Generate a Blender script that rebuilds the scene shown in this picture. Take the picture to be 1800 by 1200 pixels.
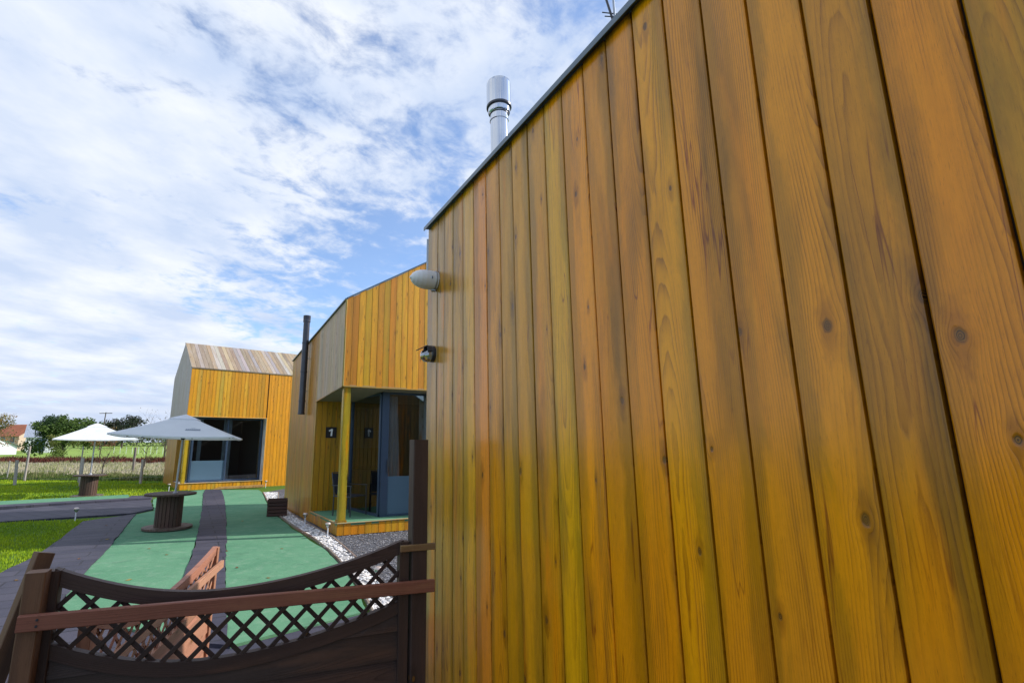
import bpy, math, random
import numpy as np
from mathutils import Vector, Matrix
random.seed(7); rng = np.random.default_rng(7)
for o in list(bpy.data.objects): bpy.data.objects.remove(o)
sc = bpy.context.scene
col = sc.collection
R = math.radians
# ------------------------------------------------------------------ camera
cam_d = bpy.data.cameras.new('camera'); cam = bpy.data.objects.new('camera', cam_d); col.objects.link(cam)
cam.location = (0, 0, 1.9); cam.rotation_euler = (R(90 + 11.5), 0, 0)
cam_d.sensor_width = 36; cam_d.lens = 878 / 1800 * 36; cam_d.shift_x = 94 / 1800
cam_d.clip_start = .05; cam_d.clip_end = 4000
sc.camera = cam
# ------------------------------------------------------------------ light
SUN_AZ, SUN_EL = 76, 31
def make_world():
    w = bpy.data.worlds.new('World'); sc.world = w; w.use_nodes = True
    nt = w.node_tree; N = nt.nodes; L = nt.links; N.clear()
    def nd(t, **k):
        n = N.new(t)
        for a, b in k.items(): setattr(n, a, b)
        return n
    def m(op, a, b=None, c=None, clamp=False):
        n = nd('ShaderNodeMath', operation=op); n.use_clamp = clamp
        for i, x in enumerate((a, b, c)):
            if x is None: continue
            if hasattr(x, 'links'): L.new(x, n.inputs[i])
            else: n.inputs[i].default_value = x
        return n.outputs[0]
    sky = nd('ShaderNodeTexSky', sky_type='NISHITA'); sky.sun_disc = False
    sky.sun_elevation = R(SUN_EL); sky.sun_rotation = R(SUN_AZ); sky.air_density = 1.0; sky.dust_density = .4; sky.ozone_density = 1.4
    tc = nd('ShaderNodeTexCoord'); sep = nd('ShaderNodeSeparateXYZ'); L.new(tc.outputs['Generated'], sep.inputs[0])
    x, y, z = sep.outputs
    zz = m('ADD', m('MAXIMUM', z, 0.0), .16)
    px = m('DIVIDE', x, zz); py = m('DIVIDE', y, zz)
    def noise(ax, ay, sx, sy, rot, scale, det, rough, off, dist=0.0):
        c, s = math.cos(R(rot)), math.sin(R(rot))
        u = m('MULTIPLY', m('ADD', m('MULTIPLY', ax, c), m('MULTIPLY', ay, s)), sx)
        v = m('MULTIPLY', m('SUBTRACT', m('MULTIPLY', ay, c), m('MULTIPLY', ax, s)), sy)
        cb = nd('ShaderNodeCombineXYZ'); L.new(u, cb.inputs[0]); L.new(v, cb.inputs[1]); cb.inputs[2].default_value = off
        n = nd('ShaderNodeTexNoise'); n.inputs['Scale'].default_value = scale; n.inputs['Detail'].default_value = det
        n.inputs['Roughness'].default_value = rough; n.inputs['Distortion'].default_value = dist
        L.new(cb.outputs[0], n.inputs['Vector']); return n.outputs['Fac']
    big = noise(px, py, 1, 1.0, 20, 1.0, 3, .5, 3.1)
    mid = noise(px, py, 1, 1.15, 35, 4.6, 7, .62, 1.7, .5)
    fine = noise(px, py, 1, 1.2, 50, 13.0, 5, .6, 5.2, .3)
    # a clearer patch of sky (direction az -20, el 22) and more cloud elsewhere
    def lobe(az, el, wdt):
        d = (math.sin(R(az)) * math.cos(R(el)), math.cos(R(az)) * math.cos(R(el)), math.sin(R(el)))
        dot = m('ADD', m('ADD', m('MULTIPLY', x, d[0]), m('MULTIPLY', y, d[1])), m('MULTIPLY', z, d[2]))
        ang = m('ARCCOSINE', m('MINIMUM', dot, 1.0))
        q = m('DIVIDE', ang, R(wdt)); return m('EXPONENT', m('MULTIPLY', m('MULTIPLY', q, q), -1.0))
    clear = m('ADD', m('MULTIPLY', lobe(-12, 18, 9), .17), m('ADD', m('MULTIPLY', lobe(-22, 20, 8), .10), m('ADD', m('MULTIPLY', lobe(-38, 42, 20), .08), m('MULTIPLY', lobe(-2, 24, 7), .09))))
    low = lobe(-36, 12, 17); front = lobe(-70, 38, 72)  # front: extra western cloud added, partly out of view, to brighten the near wall
    dens = m('ADD', m('ADD', m('MULTIPLY', big, .40), m('MULTIPLY', mid, .80)), m('ADD', m('MULTIPLY', fine, .45), .045))
    dens = m('SUBTRACT', dens, clear); dens = m('ADD', dens, m('ADD', m('MULTIPLY', low, .12), m('SUBTRACT', m('MULTIPLY', front, .21), .222)))
    mr = nd('ShaderNodeMapRange', interpolation_type='SMOOTHERSTEP'); L.new(dens, mr.inputs[0])
    mr.inputs[1].default_value = .50; mr.inputs[2].default_value = .86; mr.inputs[3].default_value = .12; mr.inputs[4].default_value = 1
    # thickness shading of the cloud deck: thick undersides slightly greyer
    sh = noise(px, py, 1, 1.3, 60, 2.6, 5, .55, 9.3)
    shade = nd('ShaderNodeMapRange'); L.new(sh, shade.inputs[0]); shade.inputs[1].default_value = .35; shade.inputs[2].default_value = .65
    cr = nd('ShaderNodeMix', data_type='RGBA'); L.new(shade.outputs[0], cr.inputs[0])
    cr.inputs[6].default_value = (5.5, 6.5, 8.4, 1); cr.inputs[7].default_value = (8.2, 8.6, 9.3, 1)
    # blue of the gaps
    sk = nd('ShaderNodeMix', data_type='RGBA'); sk.blend_type = 'MULTIPLY'; sk.inputs[0].default_value = 1
    L.new(sky.outputs[0], sk.inputs[6]); sk.inputs[7].default_value = SKYT
    mx = nd('ShaderNodeMix', data_type='RGBA'); L.new(mr.outputs[0], mx.inputs[0]); L.new(sk.outputs[2], mx.inputs[6]); L.new(cr.outputs[2], mx.inputs[7])
    # low haze bank near the horizon
    hz = m('SUBTRACT', 1.0, m('MULTIPLY', m('MAXIMUM', z, 0.0), 9.0), clamp=True)
    hzn = m('MULTIPLY', hz, .75)
    mh = nd('ShaderNodeMix', data_type='RGBA'); L.new(hzn, mh.inputs[0]); L.new(mx.outputs[2], mh.inputs[6]); mh.inputs[7].default_value = (4.7, 5.7, 7.8, 1)
    bg = nd('ShaderNodeBackground'); bg.inputs['Strength'].default_value = .1; L.new(mh.outputs[2], bg.inputs['Color'])
    out = nd('ShaderNodeOutputWorld'); L.new(bg.outputs[0], out.inputs[0])
SKYT = (1.5, 1.75, 2.1, 1)
make_world()
sd = bpy.data.lights.new('sun', 'SUN'); sd.energy = 5; sd.angle = R(.55); sd.color = (1, .95, .87)
so = bpy.data.objects.new('sun', sd); col.objects.link(so)
sdir = Vector((math.sin(R(SUN_AZ)) * math.cos(R(SUN_EL)), math.cos(R(SUN_AZ)) * math.cos(R(SUN_EL)), math.sin(R(SUN_EL))))
so.rotation_euler = sdir.to_track_quat('Z', 'Y').to_euler()
sc.view_settings.view_transform = 'Standard'; sc.view_settings.look = 'None'; sc.view_settings.gamma = 1
sc.view_settings.exposure = .2
sc.render.engine = 'CYCLES'
# ------------------------------------------------------------------ mesh builder
class MB:
    def __init__(s): s.v = []; s.f = []; s.bc = []; s.t = []; s.mi = []; s.sm = []
    def add(s, vs, fs, bc=None, tint=(1, 1, 1), mi=0, sm=False):
        n = len(s.v); s.v += [tuple(p) for p in vs]
        s.bc += (bc if bc else [(p[0], p[2], 0) for p in vs]); s.t += [tint] * len(vs)
        for f in fs: s.f.append([n + i for i in f]); s.mi.append(mi); s.sm.append(sm)
        return s
    def build(s, name, mats, parent=None, **tg):
        me = bpy.data.meshes.new(name)
        off = parent_world(parent) if parent else Vector((0, 0, 0))
        me.from_pydata([(p[0] - off[0], p[1] - off[1], p[2] - off[2]) for p in s.v], [], s.f)
        a = me.attributes.new('bc', 'FLOAT_VECTOR', 'POINT'); a.data.foreach_set('vector', np.array(s.bc, dtype=np.float32).ravel())
        a = me.attributes.new('tint', 'FLOAT_VECTOR', 'POINT'); a.data.foreach_set('vector', np.array(s.t, dtype=np.float32).ravel())
        if not isinstance(mats, (list, tuple)): mats = [mats]
        for m_ in mats: me.materials.append(m_)
        me.polygons.foreach_set('material_index', s.mi); me.polygons.foreach_set('use_smooth', s.sm)
        me.update()
        o = bpy.data.objects.new(name, me); col.objects.link(o)
        if parent: o.parent = parent
        for k, v in tg.items(): o[{'cat': 'category'}.get(k, k)] = v
        return o
def parent_world(p):
    v = Vector(p.location); q = p.parent
    while q: v += Vector(q.location); q = q.parent
    return v
def thing(name, label, cat, loc=(0, 0, 0), group=None):
    o = bpy.data.objects.new(name, None); col.objects.link(o); o.location = loc; o.empty_display_size = .2
    o['label'] = label; o['category'] = cat
    if group: o['group'] = group
    return o
def copy_tree(o, loc, label=None, rz=0.0, scale=None):
    def rec(s, par):
        c = s.copy(); col.objects.link(c)
        if par: c.parent = par
        for ch in [x for x in bpy.data.objects if x.parent == s]: rec(ch, c)
        return c
    c = rec(o, None); c.location = loc; c.rotation_euler = (0, 0, rz)
    if scale: c.scale = scale
    if label: c['label'] = label
    return c
seedc = [1.0]
def nseed(): seedc[0] += 1.37; return seedc[0] % 61.0
def beam(mb, p0, p1, w, h, up=(0, 0, 1), tint=(1, 1, 1), mi=0, ch=.003):
    """chamfered bar from p0 to p1: w across, h along 'up'"""
    p0 = Vector(p0); p1 = Vector(p1); d = p1 - p0; Ln = d.length; d.normalize()
    u = Vector(up); a = d.cross(u)
    if a.length < 1e-4: a = d.cross(Vector((0, 1, 0)))
    a.normalize(); u = a.cross(d).normalized()
    sd_ = nseed(); c = min(ch, w * .3, h * .3)
    prof = [(-w/2 + c, -h/2), (w/2 - c, -h/2), (w/2, -h/2 + c), (w/2, h/2 - c), (w/2 - c, h/2), (-w/2 + c, h/2), (-w/2, h/2 - c), (-w/2, -h/2 + c)]
    vs = []; bc = []
    for k, P in ((0, p0), (Ln, p1)):
        for q, r in prof: vs.append(P + a*q + u*r); bc.append((q + r + w, k, sd_))
    fs = [[i, (i+1) % 8, (i+1) % 8 + 8, i + 8] for i in range(8)] + [list(range(7, -1, -1)), list(range(8, 16))]
    mb.add(vs, fs, bc, tint, mi)
def tube(mb, pts, rad, n=10, tint=(1, 1, 1), mi=0, cap=True, sm=True):
    pts = [Vector(p) for p in pts]
    if not hasattr(rad, '__len__'): rad = [rad] * len(pts)
    vs = []; bc = []; sd_ = nseed(); pr = None
    for i, p in enumerate(pts):
        d = (pts[min(i+1, len(pts)-1)] - pts[max(i-1, 0)]).normalized()
        a = d.cross(Vector((0, 0, 1)) if abs(d.z) < .9 else Vector((1, 0, 0))).normalized() if pr is None else (pr - d*pr.dot(d)).normalized()
        pr = a; b = d.cross(a)
        for k in range(n):
            t = 2*math.pi*k/n; vs.append(p + (a*math.cos(t) + b*math.sin(t))*rad[i]); bc.append((k*.02, p.z, sd_))
    fs = [[i*n+k, i*n+(k+1) % n, (i+1)*n+(k+1) % n, (i+1)*n+k] for i in range(len(pts)-1) for k in range(n)]
    mb.add(vs, fs, bc, tint, mi, sm)
    if cap: mb.add([vs[k] for k in range(n)], [list(range(n))[::-1]], None, tint, mi); mb.add([vs[-n+k] for k in range(n)], [list(range(n))], None, tint, mi)
def lathe(mb, c, prof, n=32, tint=(1, 1, 1), mi=0, axis=None, sm=True):
    c = Vector(c); ax = Vector(axis or (0, 0, 1)).normalized()
    a = ax.cross(Vector((0, 0, 1)) if abs(ax.z) < .9 else Vector((1, 0, 0))).normalized(); b = ax.cross(a)
    # duplicate rings at hard corners so flat parts stay flat
    for i in range(len(prof)-1):
        (r0, z0), (r1, z1) = prof[i], prof[i+1]
        vs = []; bc = []
        for r, z in ((r0, z0), (r1, z1)):
            for k in range(n):
                t = 2*math.pi*k/n; vs.append(c + ax*z + (a*math.cos(t) + b*math.sin(t))*r); bc.append((r*math.cos(t), r*math.sin(t), 3.3))
        mb.add(vs, [[k, (k+1) % n, n+(k+1) % n, n+k] for k in range(n)], bc, tint, mi, sm)
def poly(mb, pts, tint=(1, 1, 1), mi=0, thick=None, nrm=None):
    pts = [Vector(p) for p in pts]; n = len(pts)
    if not thick: mb.add(pts, [list(range(n))], None, tint, mi); return
    q = [p - Vector(nrm)*thick for p in pts]
    mb.add(pts + q, [list(range(n)), list(range(2*n-1, n-1, -1))] + [[i, n+i, n+(i+1) % n, (i+1) % n] for i in range(n)], None, tint, mi)
def box(mb, c, s, rz=0, tint=(1, 1, 1), mi=0, ch=.004):
    c = Vector(c); d = Vector((math.cos(rz), math.sin(rz), 0))
    beam(mb, c - d*s[0]/2, c + d*s[0]/2, s[1], s[2], (0, 0, 1), tint, mi, ch)
def az(a): return Vector((math.sin(R(a)), math.cos(R(a)), 0))
def jit(t, a=.12):
    k = 1 + random.uniform(-a, a); return tuple(max(0, c*k*(1 + random.uniform(-a*.35, a*.35))) for c in t)
def plane_boards(mb, o, e1, e2, nrm, edges, spans, tintf, t=.02, gap=.005, ch=.004, mi=0):
    """boards running along e2, laid side by side along e1; spans = (sa, sb, z0(s), z1(s))"""
    o = Vector(o)
    for i in range(len(edges) - 1):
        s0, s1 = edges[i], edges[i+1]; mid = (s0 + s1)/2; sdv = nseed() + random.random()
        tint = tintf(i, mid); dz = random.uniform(-.0015, .0015); x0 = random.uniform(0, 5)
        for sa, sb, f0, f1 in spans:
            if not (sa <= mid <= sb): continue
            a, b = max(s0, sa) + gap/2, min(s1, sb) - gap/2
            if b - a < .01: continue
            def q(s, z, d): return o + e1*s + e2*z + nrm*(d)
            A = [(a, f0(a)), (b, f0(b)), (b, f1(b)), (a, f1(a))]
            if A[2][1] - A[1][1] < .01 and A[3][1] - A[0][1] < .01: continue
            B = [(a+ch, A[0][1]), (b-ch, A[1][1]), (b-ch, A[2][1]), (a+ch, A[3][1])]
            vs = [q(s, z, 0) for s, z in A] + [q(s, z, t-ch+dz) for s, z in A] + [q(s, z, t+dz) for s, z in B]
            bc = [(s - s0, z, sdv) for s, z in A + A + B]
            fs = [[8, 9, 10, 11], [4, 5, 9, 8], [5, 6, 10, 9], [6, 7, 11, 10], [7, 4, 8, 11], [0, 1, 5, 4], [1, 2, 6, 5], [2, 3, 7, 6], [3, 0, 4, 7]]
            if e1.cross(e2).dot(nrm) < 0: fs = [f[::-1] for f in fs]
            mb.add(vs, fs, bc, tint, mi)
def edges_of(a, b, w=.148, j=.0):
    n = max(1, round((b - a)/w)); return [a + (b-a)*i/n for i in range(n+1)]
def poly_plane(mb, o, e1, e2, nrm, pts, d, mi=0, tint=(1, 1, 1)):
    o = Vector(o); vs = [o + e1*s + e2*z + nrm*d for s, z in pts]; mb.add(vs, [list(range(len(vs)))], None, tint, mi)
# ------------------------------------------------------------------ materials
def base_mat(name):
    m_ = bpy.data.materials.new(name); m_.use_nodes = True; nt = m_.node_tree
    return m_, nt, nt.nodes, nt.links, nt.nodes['Principled BSDF']
class G:
    def __init__(s, nt): s.nt = nt; s.N = nt.nodes; s.L = nt.links
    def nd(s, t, **k):
        n = s.N.new(t)
        for a, b in k.items(): setattr(n, a, b)
        return n
    def put(s, x, i):
        if hasattr(x, 'links'): s.L.new(x, i)
        else: i.default_value = x
    def m(s, op, a, b=None, c=None, clamp=False):
        n = s.nd('ShaderNodeMath', operation=op); n.use_clamp = clamp
        for i, x in enumerate((a, b, c)):
            if x is not None: s.put(x, n.inputs[i])
        return n.outputs[0]
    def comb(s, x, y, z):
        n = s.nd('ShaderNodeCombineXYZ')
        for i, q in enumerate((x, y, z)): s.put(q, n.inputs[i])
        return n.outputs[0]
    def noise(s, vec, scale=1, det=2, rough=.5, dist=0, color=False):
        n = s.nd('ShaderNodeTexNoise'); s.L.new(vec, n.inputs['Vector'])
        n.inputs['Scale'].default_value = scale; n.inputs['Detail'].default_value = det; n.inputs['Roughness'].default_value = rough; n.inputs['Distortion'].default_value = dist
        return n.outputs['Color' if color else 'Fac']
    def mr(s, x, a, b, c=0, d=1, interp='LINEAR'):
        n = s.nd('ShaderNodeMapRange', interpolation_type=interp); s.put(x, n.inputs[0])
        for i, q in enumerate((a, b, c, d)): s.put(q, n.inputs[1+i])
        return n.outputs[0]
    def mix(s, f, a, b, blend='MIX'):
        n = s.nd('ShaderNodeMix', data_type='RGBA'); n.blend_type = blend
        s.put(f, n.inputs[0])
        for q, i in ((a, 6), (b, 7)):
            if isinstance(q, tuple): n.inputs[i].default_value = (*q[:3], 1)
            else: s.put(q, n.inputs[i])
        return n.outputs[2]
    def attr(s, nm): n = s.nd('ShaderNodeAttribute', attribute_name=nm); return n
    def obj(s): return s.nd('ShaderNodeTexCoord').outputs['Object']
    def geo(s): return s.nd('ShaderNodeNewGeometry').outputs['Position']
    def bump(s, h, st, dist, p):
        n = s.nd('ShaderNodeBump'); s.L.new(h, n.inputs['Height']); n.inputs['Strength'].default_value = st; n.inputs['Distance'].default_value = dist
        s.L.new(n.outputs[0], p.inputs['Normal'])
def wood(name, rough=.36, blotch=(.16, .11, .045), blotch_amt=.75, grain=.55, edge=0.0, streak=0.0, fade=None, fade_amt=0.0, knots=True, spec=.5, ringw=.0052, stain2=(.72, .31, .012)):
    m_, nt, N, L, p = base_mat(name); g = G(nt)
    sp = g.nd('ShaderNodeSeparateXYZ'); L.new(g.attr('bc').outputs['Vector'], sp.inputs[0]); x, y, s = sp.outputs
    tint = g.attr('tint').outputs['Vector']
    # knots from a sparse voronoi field
    KX, KY = 5.6, 2.5
    vx = g.m('ADD', g.m('MULTIPLY', x, KX), g.m('MULTIPLY', s, 31.7)); vy = g.m('ADD', g.m('MULTIPLY', y, KY), g.m('MULTIPLY', s, 17.3))
    vo = g.nd('ShaderNodeTexVoronoi', voronoi_dimensions='2D'); L.new(g.comb(vx, vy, 0.0), vo.inputs['Vector']); vo.inputs['Scale'].default_value = 1
    ps = g.nd('ShaderNodeSeparateXYZ'); L.new(vo.outputs['Position'], ps.inputs[0])
    dx = g.m('DIVIDE', g.m('SUBTRACT', vx, ps.outputs[0]), KX); dy = g.m('DIVIDE', g.m('SUBTRACT', vy, ps.outputs[1]), KY)
    wob = g.noise(g.comb(g.m('MULTIPLY', x, 60.0), g.m('MULTIPLY', y, 30.0), s), 1, 2, .5)
    rho2 = g.m('ADD', g.m('MULTIPLY', dx, dx), g.m('MULTIPLY', g.m('MULTIPLY', dy, dy), .30))
    rho = g.m('MULTIPLY', g.m('SQRT', rho2), g.m('ADD', .55, g.m('MULTIPLY', wob, .9)))
    rc = g.nd('ShaderNodeSeparateColor'); L.new(vo.outputs['Color'], rc.inputs[0]); rnd = g.m('POWER', rc.outputs[0], 1.5)
    rad = g.mr(rnd, .10, 1.0, 0.0, .0105)
    rad = g.m('MAXIMUM', rad, .0001)
    r2 = g.m('MULTIPLY', g.m('MULTIPLY', rad, rad), 6.0)
    defl = g.m('DIVIDE', r2, g.m('ADD', rho2, g.m('MULTIPLY', r2, .5)))
    foff = g.m('EXPONENT', g.m('MULTIPLY', rho2, -900.0))
    psi = g.m('SUBTRACT', x, g.m('MULTIPLY', g.m('MULTIPLY', dx, defl), foff))
    # growth rings cut by the board
    rs = g.nd('ShaderNodeTexWhiteNoise', noise_dimensions='1D'); L.new(s, rs.inputs['W'])
    xc = g.mr(rs.outputs['Value'], 0, 1, -.05, .20)
    slow = g.noise(g.comb(g.m('MULTIPLY', s, 3.1), g.m('MULTIPLY', y, .55), s), 1, 1.5, .5)
    hh = g.m('ADD', .002, g.m('MULTIPLY', slow, .15))
    wig = g.m('MULTIPLY', g.m('SUBTRACT', g.noise(g.comb(g.m('MULTIPLY', x, 14.0), g.m('MULTIPLY', y, 2.2), s), 1, 3, .55), .5), .012)
    q = g.m('SUBTRACT', psi, xc)
    ring = g.m('ADD', g.m('SQRT', g.m('ADD', g.m('MULTIPLY', q, q), g.m('MULTIPLY', hh, hh))), wig)
    fr = g.m('FRACT', g.m('DIVIDE', ring, ringw))
    late = g.m('MULTIPLY', g.m('POWER', g.mr(fr, .15, .93, 0, 1), 2.2), g.mr(fr, .93, 1.0, 1, 0))
    gv = g.mr(g.noise(g.comb(g.m('MULTIPLY', x, 13.0), g.m('MULTIPLY', y, 1.4), s), 1.3, 4, .65), .38, .62, .06, 1.0)
    late = g.m('MULTIPLY', late, gv)
    fine = g.noise(g.comb(g.m('MULTIPLY', psi, 330.0), g.m('MULTIPLY', y, 7.0), s), 1, 3, .6)
    med = g.noise(g.comb(g.m('MULTIPLY', psi, 45.0), g.m('MULTIPLY', y, 1.3), s), 1, 3, .55)
    # stain colour
    b1 = g.noise(g.comb(g.m('MULTIPLY', x, 9.0), g.m('MULTIPLY', y, .9), g.m('ADD', s, 4.0)), 1.0, 4, .6, .3)
    ew = g.noise(g.comb(g.m('MULTIPLY', x, 12.0), g.m('MULTIPLY', y, 1.6), g.m('ADD', s, 2.0)), 1.0, 5, .65, .5)
    ed = g.m('ADD', g.m('MULTIPLY', g.m('ABSOLUTE', g.m('SUBTRACT', x, g.m('ADD', .045, g.m('MULTIPLY', rs.outputs['Value'], .06)))), 14.0), g.m('MULTIPLY', g.m('SUBTRACT', ew, .5), 2.2))
    pore = g.noise(g.comb(g.m('MULTIPLY', x, 700.0), g.m('MULTIPLY', y, 38.0), s), 1, 2, .6)
    mot = g.noise(g.comb(g.m('MULTIPLY', x, 55.0), g.m('MULTIPLY', y, 26.0), s), 1, 5, .7)
    sl1 = g.noise(g.comb(g.m('ADD', g.m('MULTIPLY', psi, 11.0), g.m('MULTIPLY', slow, 1.5)), g.m('MULTIPLY', y, .55), g.m('ADD', s, 7.0)), 1, 3, .5)
    line = g.m('MULTIPLY', g.mr(g.m('ABSOLUTE', g.m('SUBTRACT', sl1, .56)), .0, .0075, 1, 0), g.mr(g.noise(g.comb(x, g.m('MULTIPLY', y, 1.1), g.m('ADD', s, 3.0)), 1.3, 2, .5), .5, .6))
    b2 = g.noise(g.comb(g.m('MULTIPLY', x, 6.0), g.m('MULTIPLY', y, .7), g.m('ADD', s, 9.0)), 1.2, 4, .55, .2)
    c = g.mix(g.m('MULTIPLY', g.mr(b2, .50, .68, 0, 1, 'SMOOTHSTEP'), .75), tint, g.mix(1.0, tint, stain2, 'MULTIPLY') if False else stain2)
    c = g.mix(g.m('MULTIPLY', g.mr(b1, .50, .72, 0, 1, 'SMOOTHSTEP'), blotch_amt), c, blotch)
    if edge: c = g.mix(g.m('MULTIPLY', g.mr(ed, .35, 1.0, 0, 1, 'SMOOTHSTEP'), edge), c, g.mix(1.0, c, (.52, .60, .75), 'MULTIPLY'))
    c = g.mix(g.mr(mot, .30, .72, 0, .20), c, g.mix(1.0, c, (.55, .48, .42), 'MULTIPLY'))
    c = g.mix(g.mr(pore, .60, .74, 0, .55), c, g.mix(1.0, c, (.40, .32, .28), 'MULTIPLY'))
    if streak: c = g.mix(g.m('MULTIPLY', line, streak), c, g.mix(1.0, c, (.38, .22, .55), 'MULTIPLY'))
    c = g.mix(g.m('MULTIPLY', late, grain), c, g.mix(1.0, c, (.42, .36, .35), 'MULTIPLY'))
    c = g.mix(g.mr(fine, .35, .75, 0, .30), c, g.mix(1.0, c, (.62, .56, .50), 'MULTIPLY'))
    c = g.mix(g.mr(med, .3, .7, .16, 0), c, g.mix(1.0, c, (.55, .5, .45), 'MULTIPLY'))
    if fade: c = g.mix(g.m('MULTIPLY', g.mr(g.noise(g.comb(g.m('MULTIPLY', x, 16.0), g.m('MULTIPLY', y, 1.1), s), 1, 4, .65), .30, .62), fade_amt), c, fade)
    k = 0.0
    if knots:
        kin = g.mr(rho, g.m('MULTIPLY', rad, .55), g.m('MULTIPLY', rad, 1.2), .95, 0, 'SMOOTHSTEP')
        rhl = g.m('SQRT', g.m('ADD', g.m('MULTIPLY', dx, dx), g.m('MULTIPLY', g.m('MULTIPLY', dy, dy), .07))); halo = g.mr(g.m('MULTIPLY', rhl, g.m('ADD', .5, wob)), g.m('MULTIPLY', rad, .8), g.m('MULTIPLY', rad, 3.0), .7, 0, 'SMOOTHSTEP')
        on = g.m('GREATER_THAN', rad, .0025)
        kr = g.m('SINE', g.m('ADD', g.m('MULTIPLY', rho, 2300.0), g.m('MULTIPLY', wob, 9.0)))
        kc = g.mix(g.mr(kr, -1, 1, 0, 1), (.045, .022, .007), (.26, .11, .012))
        rim = g.m('MULTIPLY', g.mr(rho, g.m('MULTIPLY', rad, .7), rad, 0, 1), g.mr(rho, rad, g.m('MULTIPLY', rad, 1.25), 1, 0))
        kc = g.mix(g.m('MULTIPLY', rim, .8), kc, (.025, .014, .008))
        c = g.mix(g.m('MULTIPLY', halo, on), c, g.mix(1.0, c, (.50, .46, .42), 'MULTIPLY'))
        c = g.mix(g.m('MULTIPLY', kin, on), c, kc)
        k = g.m('MULTIPLY', kin, on)
    L.new(c, p.inputs['Base Color'])
    rr = g.m('ADD', rough, g.m('MULTIPLY', g.m('SUBTRACT', b1, .5), .35)); rr = g.m('ADD', rr, g.m('MULTIPLY', fine, .06)); L.new(rr, p.inputs['Roughness'])
    p.inputs['Specular IOR Level'].default_value = spec
    h = g.m('ADD', g.m('MULTIPLY', late, -.5), g.m('MULTIPLY', fine, -.35)); h = g.m('ADD', h, g.m('MULTIPLY', med, .5))
    if knots: h = g.m('SUBTRACT', h, g.m('MULTIPLY', k, .8))
    g.bump(h, .6, .0014, p)
    return m_
def simple(name, c, rough=.6, metal=0.0, var=.0, vscale=6, bump=0.0, bscale=60, bdist=.004, c2=None, spec=.5, dirt=0.0):
    m_, nt, N, L, p = base_mat(name); g = G(nt); v = g.obj()
    if var or c2:
        n = g.noise(v, vscale, 5, .6); c2 = c2 or tuple(q*(1-var) for q in c)
        cc = g.mix(g.mr(n, .35, .65), c, c2)
        if dirt: cc = g.mix(g.m('MULTIPLY', g.mr(g.noise(v, vscale*7, 4, .6), .45, .7), dirt), cc, tuple(q*.45 for q in c))
        L.new(cc, p.inputs['Base Color'])
        L.new(g.m('ADD', rough - .08, g.m('MULTIPLY', n, .16)), p.inputs['Roughness'])
    else: p.inputs['Base Color'].default_value = (*c, 1); p.inputs['Roughness'].default_value = rough
    p.inputs['Metallic'].default_value = metal; p.inputs['Specular IOR Level'].default_value = spec
    if bump: g.bump(g.noise(v, bscale, 4, .6), bump, bdist, p)
    return m_
def leafmat(name, trans=.35):
    m_, nt, N, L, p = base_mat(name); g = G(nt)
    t = g.attr('tint').outputs['Vector']; L.new(t, p.inputs['Base Color']); p.inputs['Roughness'].default_value = .6; p.inputs['Specular IOR Level'].default_value = .25
    tr = g.nd('ShaderNodeBsdfTranslucent'); L.new(t, tr.inputs['Color']); mx = g.nd('ShaderNodeMixShader'); mx.inputs[0].default_value = trans
    L.new(p.outputs[0], mx.inputs[1]); L.new(tr.outputs[0], mx.inputs[2]); L.new(mx.outputs[0], N['Material Output'].inputs[0])
    return m_
def glassmat(name, f0=.10, tintc=(.55, .62, .66), rough=0.0, glc=(.9, .95, 1)):
    m_, nt, N, L, p = base_mat(name); g = G(nt); N.remove(p)
    tr = g.nd('ShaderNodeBsdfTransparent'); tr.inputs[0].default_value = (*tintc, 1)
    gl = g.nd('ShaderNodeBsdfGlossy'); gl.inputs['Roughness'].default_value = rough; gl.inputs['Color'].default_value = (*glc, 1)
    lw = g.nd('ShaderNodeFresnel'); lw.inputs['IOR'].default_value = 1.5
    f = g.m('ADD', g.m('MULTIPLY', lw.outputs[0], 1.6), f0, clamp=True)
    mx = g.nd('ShaderNodeMixShader'); L.new(f, mx.inputs[0]); L.new(tr.outputs[0], mx.inputs[1]); L.new(gl.outputs[0], mx.inputs[2]); L.new(mx.outputs[0], N['Material Output'].inputs[0])
    return m_
ORANGE = (.70, .27, .004); OLIVE = (.42, .26, .012); BROWN = (.50, .22, .025); YEL = (.64, .33, .006); GREY = (.52, .34, .20)
M = {}
def canvas_mat():
    m_, nt, N, L, p = base_mat('umbrella_canvas'); g = G(nt); v = g.obj(); n = g.noise(v, 3, 4, .6)
    c = g.mix(g.mr(n, .3, .7), (.82, .84, .88), (.76, .78, .83)); L.new(c, p.inputs['Base Color']); p.inputs['Roughness'].default_value = .85; p.inputs['Specular IOR Level'].default_value = .2
    g.bump(g.noise(v, 2.2, 3, .5), .5, .05, p)
    tr = g.nd('ShaderNodeBsdfTranslucent'); tr.inputs['Color'].default_value = (.85, .86, .9, 1); mx = g.nd('ShaderNodeMixShader'); mx.inputs[0].default_value = .30
    L.new(p.outputs[0], mx.inputs[1]); L.new(tr.outputs[0], mx.inputs[2]); L.new(mx.outputs[0], N['Material Output'].inputs[0]); return m_
M['near'] = wood('varnished_cladding', rough=.17, blotch=(.20, .10, .012), spec=.46, grain=.85, stain2=(.95, .32, .002), blotch_amt=.50, edge=.78, streak=.9)
M['front'] = wood('orange_cladding', rough=.42, blotch=(.50, .24, .012), blotch_amt=.6, grain=.6, stain2=(.78, .30, .003), edge=.4)
M['side'] = wood('brown_cladding', rough=.32, blotch=(.24, .11, .02), grain=.5, spec=.4, stain2=(.62, .26, .01))
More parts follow.
